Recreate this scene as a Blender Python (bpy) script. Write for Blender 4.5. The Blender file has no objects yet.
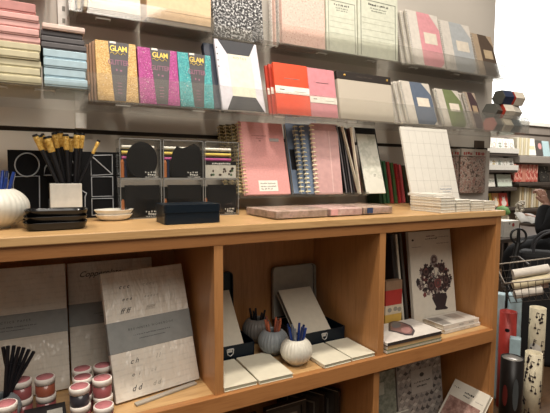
import bpy, bmesh, math, random
from mathutils import Matrix, Vector
rnd = random.Random(7)
C = bpy.context.scene.collection
scene = bpy.context.scene
V = Vector
R_ = math.radians
PI = math.pi

# ------------------------------------------------------------------ camera
F_PX = 445.2
yaw, pitch, roll = R_(28.03), R_(4.23), R_(0.264)
fwd = V((math.sin(yaw)*math.cos(pitch), math.cos(yaw)*math.cos(pitch), -math.sin(pitch)))
r0 = V((math.cos(yaw), -math.sin(yaw), 0)); u0 = r0.cross(fwd)
rt = r0*math.cos(roll) + u0*math.sin(roll)
up = u0*math.cos(roll) - r0*math.sin(roll)
EYE = V((0, 0, 0.99))
cam_data = bpy.data.cameras.new('camera')
cam = bpy.data.objects.new('camera', cam_data); C.objects.link(cam)
cam_data.sensor_width = 36.0
cam_data.lens = F_PX/550*36.0
cam_data.clip_start = 0.02
m = Matrix((rt, up, -fwd)).transposed().to_4x4(); m.translation = EYE
cam.matrix_world = m
scene.camera = cam

def ray(p): return rt*((p[0]-275)/F_PX) - up*((p[1]-206.5)/F_PX) + fwd
def onY(p, Y): d = ray(p); return EYE + d*((Y-EYE.y)/d.y)
def onZ(p, Z): d = ray(p); return EYE + d*((Z-EYE.z)/d.z)
def onX(p, X): d = ray(p); return EYE + d*((X-EYE.x)/d.x)

# ------------------------------------------------------------------ materials
def lin(c):
    if isinstance(c, str):
        c = c.lstrip('#'); c = [int(c[i:i+2], 16)/255 for i in (0, 2, 4)]
    return tuple((x/12.92 if x <= .04045 else ((x+.055)/1.055)**2.4) for x in c) + (1,)
class NT:
    def __init__(s, name):
        s.m = bpy.data.materials.new(name); s.m.use_nodes = True
        s.t = s.m.node_tree; s.n = s.t.nodes; s.p = s.n['Principled BSDF']; s.out = s.n['Material Output']
    def new(s, ty, **k):
        x = s.n.new(ty)
        for a, b in k.items(): setattr(x, a, b)
        return x
    def link(s, a, b): s.t.links.new(a, b)
    def coords(s, scale=(1,1,1), kind='Object'):
        tc = s.new('ShaderNodeTexCoord'); mp = s.new('ShaderNodeMapping'); mp.inputs['Scale'].default_value = scale
        s.link(tc.outputs[kind], mp.inputs['Vector']); return mp.outputs['Vector']
    def noise(s, vec, scale, detail=3, rough=.5):
        x = s.new('ShaderNodeTexNoise'); x.inputs['Scale'].default_value = scale; x.inputs['Detail'].default_value = detail
        x.inputs['Roughness'].default_value = rough; s.link(vec, x.inputs['Vector']); return x
    def ramp(s, fac, stops, interp='LINEAR'):
        r = s.new('ShaderNodeValToRGB'); r.color_ramp.interpolation = interp
        e = r.color_ramp.elements
        while len(e) < len(stops): e.new(.5)
        for i, (p, c) in enumerate(stops): e[i].position = p; e[i].color = lin(c) if not isinstance(c, tuple) else c
        s.link(fac, r.inputs['Fac']); return r.outputs['Color']
    def bump(s, h, strength=.2, dist=.001):
        b = s.new('ShaderNodeBump'); b.inputs['Strength'].default_value = strength; b.inputs['Distance'].default_value = dist
        s.link(h, b.inputs['Height']); s.link(b.outputs['Normal'], s.p.inputs['Normal'])
MATS = {}
def plain(name, col, rough=.55, metal=0, vary=.06, scale=60, spec=.4, coat=0, bump=.0):
    if name in MATS: return MATS[name]
    t = NT(name); p = t.p
    p.inputs['Roughness'].default_value = rough; p.inputs['Metallic'].default_value = metal
    p.inputs['Specular IOR Level'].default_value = spec; p.inputs['Coat Weight'].default_value = coat
    c = lin(col); v = t.coords(); n = t.noise(v, scale, 3)
    d = tuple(max(0, x*(1-vary*2)) for x in c[:3])+(1,)
    e = tuple(min(1, x*(1+vary)) for x in c[:3])+(1,)
    t.link(t.ramp(n.outputs['Fac'], [(.25, d), (.75, e)]), p.inputs['Base Color'])
    if bump: t.bump(n.outputs['Fac'], bump, .0006)
    MATS[name] = t.m; return t.m
def wood(name, c0, c1, axis, rough=.42):
    t = NT(name); p = t.p
    sc = {'x': (3, 40, 40), 'z': (40, 40, 3), 'y': (40, 3, 40)}[axis]
    v = t.coords(sc); n = t.noise(v, 1.0, 6, .6)
    n2 = t.noise(t.coords(tuple(x*4 for x in sc)), 2.0, 2)
    mx = t.new('ShaderNodeMath', operation='MULTIPLY_ADD'); mx.inputs[1].default_value = .25; t.link(n2.outputs['Fac'], mx.inputs[0]); t.link(n.outputs['Fac'], mx.inputs[2])
    t.link(t.ramp(mx.outputs[0], [(.35, c0), (.62, c1), (.85, c0)]), p.inputs['Base Color'])
    p.inputs['Roughness'].default_value = rough; p.inputs['Coat Weight'].default_value = .15; p.inputs['Coat Roughness'].default_value = .3
    t.bump(mx.outputs[0], .08, .0005)
    return t.m
def acrylic(name, tint=(.98, .98, .97, 1), haze=.05, refl=.12, hazecol='#d8d2c8'):
    t = NT(name); t.n.remove(t.p)
    tr = t.new('ShaderNodeBsdfTransparent'); tr.inputs['Color'].default_value = tint
    gl = t.new('ShaderNodeBsdfGlossy'); gl.inputs['Roughness'].default_value = .08; gl.inputs['Color'].default_value = (.9,.9,.9,1)
    df = t.new('ShaderNodeBsdfDiffuse'); df.inputs['Color'].default_value = lin(hazecol)
    n = t.noise(t.coords(), 14, 3)
    fr = t.new('ShaderNodeFresnel'); fr.inputs['IOR'].default_value = 1.3
    ad = t.new('ShaderNodeMath', operation='MULTIPLY_ADD'); ad.inputs[1].default_value = .5; ad.inputs[2].default_value = refl*.3
    t.link(fr.outputs[0], ad.inputs[0])
    hz = t.new('ShaderNodeMath', operation='MULTIPLY'); hz.inputs[1].default_value = haze*2; t.link(n.outputs['Fac'], hz.inputs[0])
    m1 = t.new('ShaderNodeMixShader'); t.link(hz.outputs[0], m1.inputs[0]); t.link(tr.outputs[0], m1.inputs[1]); t.link(df.outputs[0], m1.inputs[2])
    m2 = t.new('ShaderNodeMixShader'); t.link(ad.outputs[0], m2.inputs[0]); t.link(m1.outputs[0], m2.inputs[1]); t.link(gl.outputs[0], m2.inputs[2])
    t.link(m2.outputs[0], t.out.inputs['Surface'])
    return t.m
def speckle(name, stops, scale, rough=.5, interp='LINEAR', metal=0, bump=0, voronoi=False, spec=.4):
    t = NT(name); v = t.coords()
    if voronoi:
        x = t.new('ShaderNodeTexVoronoi'); x.inputs['Scale'].default_value = scale; t.link(v, x.inputs['Vector'])
        sp = t.new('ShaderNodeSeparateColor'); t.link(x.outputs['Color'], sp.inputs[0]); f = sp.outputs[0]
    else:
        f = t.noise(v, scale, 4, .65).outputs['Fac']
    t.link(t.ramp(f, stops, interp), t.p.inputs['Base Color'])
    t.p.inputs['Roughness'].default_value = rough; t.p.inputs['Metallic'].default_value = metal; t.p.inputs['Specular IOR Level'].default_value = spec
    if bump: t.bump(f, bump, .002)
    MATS[name] = t.m; return t.m
def wrapped(name, col, lines=True, wrap=.9):
    """paper seen through crinkled clear wrap"""
    t = NT(name); p = t.p; c = lin(col)
    v = t.coords()
    w = t.new('ShaderNodeTexWave', wave_type='BANDS', bands_direction='Y'); w.inputs['Scale'].default_value = 28; w.inputs['Distortion'].default_value = .6
    w.inputs['Detail'].default_value = 1; t.link(v, w.inputs['Vector'])
    n = t.noise(v, 90, 3)
    mu = t.new('ShaderNodeMath', operation='MULTIPLY'); t.link(w.outputs['Fac'], mu.inputs[0]); t.link(n.outputs['Fac'], mu.inputs[1])
    d = tuple(x*.84 for x in c[:3])+(1,)
    t.link(t.ramp(mu.outputs[0], [(.0, c), (.35, c), (.75, d)]), p.inputs['Base Color'])
    p.inputs['Roughness'].default_value = .6
    p.inputs['Coat Weight'].default_value = wrap; p.inputs['Coat Roughness'].default_value = .3
    cr = t.noise(t.coords((22, 9, 22)), 1.3, 3, .55)
    b2 = t.new('ShaderNodeBump'); b2.inputs['Strength'].default_value = .35; b2.inputs['Distance'].default_value = .02
    t.link(cr.outputs['Fac'], b2.inputs['Height']); t.link(b2.outputs['Normal'], p.inputs['Normal'])
    b = t.new('ShaderNodeBump'); b.inputs['Strength'].default_value = 1.0; b.inputs['Distance'].default_value = .03
    t.link(cr.outputs['Fac'], b.inputs['Height']); t.link(b.outputs['Normal'], p.inputs['Coat Normal'])
    MATS[name] = t.m; return t.m

WOOD_X = wood('maple_along', '#a98254', '#c49f6e', 'x')
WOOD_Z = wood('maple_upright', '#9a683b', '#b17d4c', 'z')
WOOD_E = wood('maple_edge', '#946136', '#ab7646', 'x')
ACR = acrylic('clear_acrylic', tint=(.93,.93,.92,1), haze=.02, refl=.10)
LIP = acrylic('clear_acrylic_front', haze=.055, refl=.16)
CLEARBOX = acrylic('clear_box_plastic', haze=.004, refl=.05)
FILM = acrylic('clear_film', haze=.05, refl=.25)
GLASSJ = acrylic('jar_plastic', haze=.05, refl=.3)
WHITE = plain('white_card', '#e9e5db', .6)
CREAM = plain('cream_paper', '#e2dccb', .7)
PAGES = plain('page_edges', '#dcd6c6', .8, vary=.1, scale=300)
BLACK = plain('black_card', '#17161a', .45)
BLACKM = plain('black_metal', '#121214', .35, 0, spec=.5)
NAVY = plain('navy_tin', '#0b1722', .35, 0, spec=.3)
GOLD = plain('gold_metal', '#d9b05a', .3, .5)
CHROME = plain('chrome', '#cfcfcf', .25, .5)
STEELW = plain('white_wire', '#d9d7d2', .35, .2)
GREYBAND = plain('grey_band', '#8a8c8a', .6)
DARKTXT = plain('dark_print', '#3a3836', .7)
GREYTXT = plain('grey_print', '#8c8a84', .7)
WHITETXT = plain('white_print', '#e8e8e4', .6)
CERAMIC = plain('white_ceramic', '#e4e0d6', .25, spec=.5)

# ------------------------------------------------------------------ mesh builder
class MB:
    def __init__(s): s.v = []; s.f = []; s.mi = []; s.sm = []
    def add(s, vs, fs, mi=0, smooth=False, M=None):
        o = len(s.v)
        s.v += [(M @ V(p)) if M is not None else V(p) for p in vs]
        for f in fs: s.f.append([o+i for i in f]); s.mi.append(mi); s.sm.append(smooth)
        return s
    def box(s, a, b, mi=0, M=None):
        x0, y0, z0 = a; x1, y1, z1 = b
        return s.add([(x0,y0,z0),(x1,y0,z0),(x1,y1,z0),(x0,y1,z0),(x0,y0,z1),(x1,y0,z1),(x1,y1,z1),(x0,y1,z1)],
              [(0,3,2,1),(4,5,6,7),(0,1,5,4),(1,2,6,5),(2,3,7,6),(3,0,4,7)], mi, False, M)
    def rbox(s, a, b, r=.002, mi=0, seg=2, M=None):
        bm = bmesh.new(); bmesh.ops.create_cube(bm, size=1)
        ce = [(a[i]+b[i])/2 for i in range(3)]; d = [abs(b[i]-a[i]) for i in range(3)]
        for v in bm.verts: v.co = V((ce[0]+v.co.x*d[0], ce[1]+v.co.y*d[1], ce[2]+v.co.z*d[2]))
        bmesh.ops.bevel(bm, geom=bm.edges[:], offset=min(r, min(d)*.45), segments=seg, profile=.5, affect='EDGES')
        bm.verts.index_update()
        s.add([v.co.copy() for v in bm.verts], [[v.index for v in f.verts] for f in bm.faces], mi, False, M); bm.free(); return s
    def prism(s, poly, z0, z1, mi=0, M=None):
        n = len(poly)
        vs = [(x,y,z0) for x,y in poly]+[(x,y,z1) for x,y in poly]
        ar = sum(poly[i][0]*poly[(i+1)%n][1]-poly[(i+1)%n][0]*poly[i][1] for i in range(n))
        fs = [tuple(range(n))[::-1], tuple(range(n, 2*n))]+[(i, (i+1)%n, n+(i+1)%n, n+i) for i in range(n)]
        if ar < 0: fs = [tuple(reversed(f)) for f in fs]
        return s.add(vs, fs, mi, False, M)
    def tube(s, p0, p1, r0, r1=None, n=10, mi=0, M=None, caps=True):
        p0, p1 = V(p0), V(p1); r1 = r0 if r1 is None else r1
        d = (p1-p0).normalized(); a = d.orthogonal().normalized(); b = d.cross(a)
        vs = [p0+(a*math.cos(2*PI*i/n)+b*math.sin(2*PI*i/n))*r0 for i in range(n)]+[p1+(a*math.cos(2*PI*i/n)+b*math.sin(2*PI*i/n))*r1 for i in range(n)]
        s.add(vs, [(i,(i+1)%n,n+(i+1)%n,n+i) for i in range(n)], mi, True, M)
        if caps: s.add(vs, [tuple(range(n))[::-1], tuple(range(n,2*n))], mi, False, M)
        return s
    def path(s, pts, r, n=6, mi=0, M=None, closed=False):
        pts = [V(p) for p in pts]; N = len(pts); rs = r if isinstance(r, (list, tuple)) else [r]*N
        vs = []; ref = None
        for i, p in enumerate(pts):
            d = (pts[(i+1)%N]-pts[i-1]) if closed else (pts[min(i+1,N-1)]-pts[max(i-1,0)])
            d.normalize()
            a = d.orthogonal().normalized() if ref is None else (ref-d*ref.dot(d)).normalized()
            ref = a; b = d.cross(a)
            vs += [p+(a*math.cos(2*PI*k/n)+b*math.sin(2*PI*k/n))*rs[i] for k in range(n)]
        fs = []
        for i in range(N if closed else N-1):
            j = (i+1) % N
            fs += [(i*n+k, i*n+(k+1)%n, j*n+(k+1)%n, j*n+k) for k in range(n)]
        s.add(vs, fs, mi, True, M)
        if not closed: s.add(vs[:n]+vs[-n:], [tuple(range(n))[::-1], tuple(range(n, 2*n))], mi, False, M)
        return s
    def lathe(s, prof, c=(0,0,0), n=28, mi=0, M=None, sx=1, sy=1, ripple=0, nr=0):
        c = V(c); vs = []; L = len(prof)
        for k in range(n):
            a = 2*PI*k/n; q = 1+(ripple*math.cos(a*nr) if nr else 0)
            vs += [c+V((r*q*sx*math.cos(a), r*q*sy*math.sin(a), z)) for r, z in prof]
        fs = [(k*L+i, ((k+1)%n)*L+i, ((k+1)%n)*L+i+1, k*L+i+1) for k in range(n) for i in range(L-1)]
        s.add(vs, fs, mi, True, M); return s
    def ring(s, c, ax, R, r, n=12, k=5, mi=0, M=None):
        c = V(c); d = V(ax).normalized(); a = d.orthogonal().normalized(); b = d.cross(a)
        return s.path([c+(a*math.cos(2*PI*i/n)+b*math.sin(2*PI*i/n))*R for i in range(n)], r, k, mi, M, True)
    def text(s, st, size, x, y, z, mi=0, M=None, shear=0, align='CENTER', sp=1.0, bold=0, squash=1.0):
        key = (st, shear, sp, bold)
        cu = bpy.data.curves.new('t', 'FONT'); cu.body = st; cu.size = 1; cu.shear = shear; cu.align_x = align; cu.space_character = sp
        cu.offset = bold; cu.resolution_u = 3
        ob = bpy.data.objects.new('t', cu); C.objects.link(ob)
        dg = bpy.context.evaluated_depsgraph_get(); me = bpy.data.meshes.new_from_object(ob.evaluated_get(dg))
        s.add([(v.co.x*size*squash+x, v.co.y*size+y, z) for v in me.vertices], [list(p.vertices) for p in me.polygons], mi, False, M)
        bpy.data.objects.remove(ob); bpy.data.curves.remove(cu); bpy.data.meshes.remove(me); return s
    def bars(s, x0, x1, y, hgt, z, mi, seed=1):
        q = random.Random(seed); x = x0
        while x < x1:
            d = hgt*q.uniform(.35,.9); yy = y+hgt*q.uniform(0,.25)
            s.box((x,yy,z), (min(x+d,x1),yy+hgt*q.uniform(.55,.9),z+.0002), mi); x += d+hgt*q.choice((.25,.25,.25,.8))
        return s
    def build(s, name, mats, parent=None, matrix=None):
        me = bpy.data.meshes.new(name); me.from_pydata([tuple(v) for v in s.v], [], s.f)
        if not isinstance(mats, (list, tuple)): mats = [mats]
        for q in mats: me.materials.append(q)
        for i, p in enumerate(me.polygons): p.material_index = s.mi[i]; p.use_smooth = s.sm[i]
        me.update()
        o = bpy.data.objects.new(name, me); C.objects.link(o)
        if parent is not None: o.parent = parent
        if matrix is not None: o.matrix_local = matrix
        return o

def tag(o, label=None, cat=None, group=None, kind=None):
    if label: o['label'] = label
    if cat: o['category'] = cat
    if group: o['group'] = group
    if kind: o['kind'] = kind
    return o
def thing(name, label, cat, M=None, group=None):
    o = bpy.data.objects.new(name, None); C.objects.link(o); o.empty_display_size = .02
    if M is not None: o.matrix_world = M
    return tag(o, label, cat, group)
def struct(o): o['kind'] = 'structure'; return o
KIDS = {}
def copy_tree(o, M=None, label=None, group=None, parent=None):
    c = o.copy(); C.objects.link(c)
    if parent is not None: c.parent = parent
    if M is not None: c.matrix_world = M
    if label: c['label'] = label
    if group: c['group'] = group
    for ch in list(o.children): copy_tree(ch, parent=c)
    return c
def frame(o, x, y, z):
    M = Matrix((V(x).normalized(), V(y).normalized(), V(z).normalized())).transposed().to_4x4(); M.translation = V(o); return M
def T(x, y, z, rz=0): return Matrix.Translation((x, y, z)) @ Matrix.Rotation(rz, 4, 'Z')
def lean(bl, br, tl, Y, z, t=.01, dy=None, roll_=0):
    """frame of a board standing on z with its front lower edge at Y, leaning back; local x right, y up, z to the front"""
    a = onY(bl, Y); b = onY(br, Y); w = b.x-a.x
    if dy is None: q = onX(tl, a.x)
    else: q = onY(tl, Y+dy)
    a.z = z; u = V((0, q.y-Y, q.z-z)); h = u.length; u.normalize()
    n = V((1,0,0)).cross(u)
    a.z += t*max(0, u.y)+.0004
    return frame(a, (1,0,0), u, n), w, h
# ------------------------------------------------------------------ setting
WALLM = plain('grey_wall_paint', '#c0bab2', .7, vary=.03, scale=5)
GROOVE = plain('dark_groove', '#3a3028', .6)
w = MB(); w.box((-1.2,1.30,0), (1.765,1.42,1.094)); w.box((-1.2,1.30,1.106), (1.765,1.42,3.2)); w.box((-1.2,1.312,1.09), (1.765,1.42,1.11), 1)
struct(w.build('wall_back', [WALLM, GROOVE]))
FLOORM = wood('dark_floor_boards', '#4a3626', '#6b5038', 'x', .5)
struct(MB().box((-1.5,-1.5,-.05), (8.5,3.2,0)).build('floor', FLOORM))
FARM = plain('taupe_slatwall', '#8b8178', .6, vary=.05, scale=8)
w = MB(); w.box((1.6,3.0,0), (8.5,3.1,1.52))
for z in (.42,.62,.82,1.02,1.22,1.42): w.box((1.6,2.993,z), (8.5,3.0,z+.012), 1)
struct(w.build('wall_far', [FARM, GROOVE]))
# bright shop window over the far display wall
wm = NT('bright_window_light'); wm.n.remove(wm.p); em = wm.new('ShaderNodeEmission'); em.inputs['Color'].default_value = (1,.985,.95,1); em.inputs['Strength'].default_value = 3.2
wm.link(em.outputs[0], wm.out.inputs['Surface'])
wf = MB()
for x in (2.2, 8.3): wf.box((x,2.98,1.52), (x+.06,3.06,3.6))
wf.box((2.2,2.98,1.52), (8.36,3.06,1.56)); wf.box((2.2,2.98,3.56), (8.36,3.06,3.6))
wn = struct(wf.build('window_1', plain('white_frame', '#e8e4dc', .5)))
MB().box((2.24,3.03,1.55), (8.32,3.04,3.57)).build('window_pane', wm.m, wn)

# ------------------------------------------------------------------ the counter
ct = thing('display_counter', 'long honey maple counter with open cubby shelves below its top', 'counter', T(0,0,0))
MB().rbox((-.60,.85,.866), (1.238,1.285,.883), .002).build('countertop', WOOD_X, ct)
MB().rbox((-.56,.857,.841), (1.205,.875,.866), .001).build('apron', WOOD_E, ct)
for x in (-.33,.3155,.757):
    MB().box((x,.858,.522), (x+.0195,1.163,.8658)).build('divider', WOOD_Z, ct)
    MB().box((x-.004,.866,.12), (x+.0155,1.163,.5045)).build('divider', WOOD_Z, ct)
MB().rbox((1.205,.856,0), (1.227,1.285,.8658), .001).build('side_panel', WOOD_Z, ct)
MB().rbox((-.58,.856,0), (-.56,1.285,.8658), .001).build('side_panel', WOOD_Z, ct)
MB().box((-.56,.868,.505), (1.205,1.163,.522)).build('shelf_board', WOOD_X, ct)
MB().rbox((-.56,.85,.485), (1.205,.868,.5222), .0012).build('shelf_edge', WOOD_E, ct)
MB().box((-.56,.868,.10), (1.205,1.163,.12)).build('shelf_board', WOOD_X, ct)
MB().rbox((-.56,.85,.08), (1.205,.868,.1202), .0012).build('shelf_edge', WOOD_E, ct)
MB().box((-.56,1.163,.02), (1.205,1.175,.8655)).build('back_panel', WOOD_Z, ct)
SH = .5226; CTZ = .8834; LOWZ = .1206

# ------------------------------------------------------------------ acrylic shelves on the wall
def shelf(label, x0, x1, yf, z, lip, tags=(), left=True, right=True, lipmat=LIP):
    """z is the top of its floor"""
    t = thing('acrylic_shelf', label, 'shelf', T(x0, yf, z), 'clear acrylic wall shelves')
    w = x1-x0; d = 1.2995-yf
    MB().box((0,.004,-.004), (w,d,0)).build('shelf_floor', ACR, t)
    MB().box((0,0,-.004), (w,.0035,lip)).build('front_lip', lipmat, t)
    for s, q in ((left, 0), (right, w-.003)):
        if s: MB().prism([(0,0),(d,0),(d,lip*1.1),(.0,lip)], 0, .003, 0, Matrix(((0,0,1,q),(1,0,0,.0042),(0,1,0,.0004),(0,0,0,1)))).build('end_panel', ACR, t)
    for x in tags:
        b = MB(); b.box((x-x0,.02,-.0075), (x-x0+.035,.0215,-.0045)); b.box((x-x0,.02,-.0075), (x-x0+.0015,.034,-.0055)); b.box((x-x0+.0335,.02,-.0075), (x-x0+.035,.034,-.0055))
        b.build('ticket_clip', STEELW, t)
    return t
shelf('high clear acrylic shelf at the top left holding dusty pink boxes', -.30, .045, 1.12, 1.448, .05)
shelf('clear acrylic shelf under the cream and peach paper boxes', .078, .4435, 1.195, 1.381, .04, (.14,))
shelf('narrow clear acrylic shelf under the black and white glitter notebook', .4445, .580, 1.235, 1.381, .035, left=False, right=False)
shelf('long clear acrylic top shelf from the terrazzo notebooks to the brown spiral notebook', .585, 1.70, 1.195, 1.381, .055, (.62,.80,1.0,1.2,1.42))
shelf('deep clear acrylic shelf at the left under the stacked pink, cream and blue boxes', -.28, .098, .965, 1.1555, .010, (-.2,-.08,.0), lipmat=ACR)
GZ = 1.158
shelf('long clear acrylic middle shelf under the glitter boxes and folders', .104, 1.752, 1.115, GZ, .062, (.17,.36,.60,.86,1.1,1.35))
LZ = .924
shelf('low clear acrylic shelf just above the counter holding the pink spiral notebook', .462, .955, 1.14, LZ, .008, (), lipmat=ACR)

# white uprights on the wall
for (xa, z0, z1, lab) in ((onY((58,20),1.285).x, 1.21, 2.0, 'white metal shelf upright on the wall above the grey boxes'), (onY((75.5,118),1.285).x, 1.107, 1.146, 'short white upright on the wall under the deep left shelf')):
    b = MB(); b.box((xa,1.285,z0), (xa+.027,1.2995,z1)); 
    for k in range(int((z1-z0)/.03) if z1 > 1.5 else 0): b.box((xa+.010,1.2843,z0+.01+k*.03), (xa+.017,1.285,z0+.022+k*.03), 1)
    tag(b.build('shelf_upright', [plain('white_upright', '#ece9e4', .4), GREYTXT]), lab, 'upright')

# ------------------------------------------------------------------ books and boxes on the wall shelves
def book_parts(t, w, h, th, cover, pages=PAGES, inset=.002, ct_=.0015, deco=None, spine=True):
    b = MB(); b.rbox((0,0,-ct_), (w,h,0), .0008, 0, 1)
    mats = [cover]
    if deco: mats += deco(b, w, h)
    b.build('front_cover', mats, t)
    MB().box((inset if not spine else ct_,inset,-th+ct_), (w-inset,h-inset,-ct_)).build('pages', pages, t)
    b = MB(); b.rbox((0,0,-th), (w,h,-th+ct_), .0008, 0, 1)
    if spine: b.box((0,0,-th+ct_), (ct_,h,-ct_))
    b.build('back_cover', cover, t)
def spiral(t, h, th, mat, n=22, R=None, r=.0008, x=.0035, y0=.008, y1=None, pairs=False, side='left', w=0):
    b = MB(); R = R or th/2+.0035; y1 = y1 or h-.008
    for k in range(n):
        y = y0+(y1-y0)*k/(n-1)
        b.ring((x,y,-th/2), (.06,1,0), R, r, 12, 4)
    b.build('spiral_binding', mat, t)
def closed_box(t, w, h, d, mat, mat2=None, lidh=.4):
    """lidded card box, local z up, front at y=0"""
    MB().rbox((.001,.001,0), (w-.001,d-.001,h*(1-lidh)), .0015).build('tray', mat2 or mat, t)
    MB().rbox((0,0,h*(1-lidh)+.0004), (w,d,h), .0015).build('lid', mat, t)

# stacks of lidded boxes on the deep left shelf
PINKB = plain('pale_pink_card', '#e3b3ae', .6); DPINK = plain('dusty_pink_card', '#c98f8b', .6); BUFF = plain('buff_card', '#cfc7a8', .65)
PALEB = plain('pale_blue_card', '#b3ccd8', .6); SLATE = plain('slate_card', '#5f5c5e', .6); BLUSH = plain('blush_card', '#ecd3c8', .6)
zs = 1.156
def flatbox(x0, x1, yf, z, h, d, mat, label, group, rz=0):
    t = thing('notecard_box', label, 'box', T(x0, yf, z, rz), group)
    closed_box(t, x1-x0, h, d, mat, lidh=.86); return t
xl0, xl1 = -.235, onY((41.5,75),.97).x
xr0, xr1 = onY((44,75),.97).x, onY((87.5,75),.97).x
z = zs; order = ('lowest', 'second from the bottom', 'middle', 'second from the top', 'topmost')
for k in range(5):
    flatbox(xl0, xl1-(.002 if k%2 else 0), .972+.002*(k%3), z, .0148, .19, BUFF, 'long buff card box, %s of the five in the left stack' % order[k], 'buff boxes in the left stack'); z += .0152
for k in range(4):
    flatbox(xl0, xl1-.0015*(k%2), .972+.003*((k+1)%2), z, .0128, .19, PINKB, 'pale pink card box, %s of the four above the buff boxes' % ('lowest','second','third','topmost')[k], 'pink boxes in the left stack'); z += .0132
t = flatbox(xl0, xl1-.006, .975, z+.001, .020, .185, DPINK, 'thicker dusty pink box lying on top of the left stack of boxes', 'pink boxes in the left stack'); 
z = zs
for k in range(4):
    flatbox(xr0, xr1-(.003 if k==1 else 0), .972+.002*(k%2), z, .0172, .17, PALEB, 'pale blue card box, %s of the four under the grey boxes' % ('lowest','second from the bottom','third from the bottom','topmost')[k], 'pale blue boxes'); z += .0178
for k in range(3):
    flatbox(xr0-.003, xr1-.003*k, .974+.003*k, z, .0118, .17, SLATE, 'dark grey card box, %s of three on the pale blue boxes' % ('lowest','middle','upper')[k], 'grey boxes'); z += .0122
flatbox(xr0, xr1-.002, .973, z, .0105, .17, BLUSH, 'thin blush box on top of the grey and blue stack', 'blush boxes')

# glitter card decks
def glitter(name, base, hi, lo):
    return speckle(name, [(0, lo), (.45, base), (.8, hi), (.985, '#f4efe6')], 900, .5, 'CONSTANT', .1, .2, True)
GG = glitter('gold_glitter', '#c9a468', '#e0c285', '#a98349'); GM = glitter('magenta_glitter', '#a93f86', '#c25b9f', '#872a68'); GT = glitter('teal_glitter', '#3f9fa3', '#66bcbd', '#26787e')
DECK = plain('charcoal_deck_panel', '#4b474a', .5); GLT = plain('gold_lettering', '#e2c45c', .4, .3); PLT = plain('mauve_lettering', '#8d5c73', .5)
BROWNED = plain('brown_box_side', '#8a6a50', .6)
def deck(bl, br, tl, mat, label, copies, dy):
    M, w, h = lean(bl, br, tl, 1.135, GZ+.0005, .012, dy)
    t = thing('card_deck', label, 'card box', M, 'glitter card decks')
    b = MB(); b.rbox((0,0,-.016), (w,h,0), .001)
    b.prism([(w*.31,h*.995),(w*.83,h*.995),(w*.68,.001),(w*.40,.001)], 0, .0005, 1)
    b.text('GLAM', h*.135, w*.56, h*.84, .0009, 2, sp=.9, bold=.008, squash=.8)
    b.path([(w*(.36+.02*k), h*(.80+.018*math.sin(k*.9)), .0009) for k in range(0,19)], .0007, 4, 2)
    b.text('GLITTER', h*.12, w*.545, h*.61, .0009, 3, sp=.9, bold=.01, squash=.78)
    b.bars(w*.47,w*.62,h*.50,h*.05,.0007,3,3)
    b.box((w*.35,h*.965,.0002),(w*.50,h*1.0,.0012), 4)
    for k in range(4): b.box((w*.49,h*(.30-.055*k),.0005), (w*.60,h*(.31-.055*k),.0008), 3)
    b.build('box', [mat, DECK, GLT, PLT, WHITE], t)
    for k in range(copies):
        M2 = Matrix.Translation((-.005*(k+1), .0175*(k+1), 0)) @ M
        c = thing('card_deck', label.replace('front ', '') + (', second in its row' if k == 0 else ', third in its row'), 'card box', M2, 'glitter card decks')
        MB().rbox((0,0,-.016), (w,h,0), .001).build('box', BROWNED, c)
    return t
deck((97.8,98.5), (139.0,102.5), (94.8,40.3), GG, 'gold glitter card deck standing left of the magenta one', 3, .03)
deck((140.5,102), (180.5,106), (138.3,47.5), GM, 'magenta glitter card deck between the gold and teal ones', 2, .03)
deck((181.0,106.5), (214.5,109), (177,52.5), GT, 'teal glitter card deck beside the navy notebook', 2, .03)

# navy notebook and NOTES pad
M, w, h = lean((212,109), (216,110), (203,45), 1.15, GZ+.0005, .02)
t = thing('notebook', 'navy blue notebook seen edge on behind the notes pad', 'notebook', M)
book_parts(t, .10, h, .022, plain('navy_cloth', '#1d2638', .5), plain('navy_pages', '#3d4a63', .6))
M, w, h = lean((223,109), (266,115), (213,32), 1.138, GZ+.0005, .008)
h = min(h, .215)
LAV = plain('lavender_white', '#cfccd6', .55); SLT = plain('slate_pad', '#282a31', .55); IVORY = plain('ivory', '#dcd8c6', .6)
def dec_notes(b, w, h):
    b.box((w*.27,h*.0,.0001), (w*.82,h*.94,.0006), 1)
    b.prism([(w*.10,.0005),(w*.97,.0005),(w*.80,h*.20),(w*.26,h*.20)], 0, .0009, 2)
    b.prism([(w*.08,h*.995),(w*.95,h*.995),(w*.78,h*.80),(w*.26,h*.80)], 0, .0009, 2)
    b.text('NOTES', h*.045, w*.54, h*.735, .0011, 3, sp=1.5)
    for k in range(4): b.tube((w*.03,h*(.60+.09*k),0), (w*.03,h*(.60+.09*k),.0012), .0018, None, 8, 2)
    return [IVORY, SLT, plain('gold_print', '#9a8660', .5)]
t = thing('notepad', 'tall lavender and ivory notepad lettered NOTES with charcoal corners', 'notepad', M)
book_parts(t, w, h, .009, LAV, deco=dec_notes)

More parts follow.
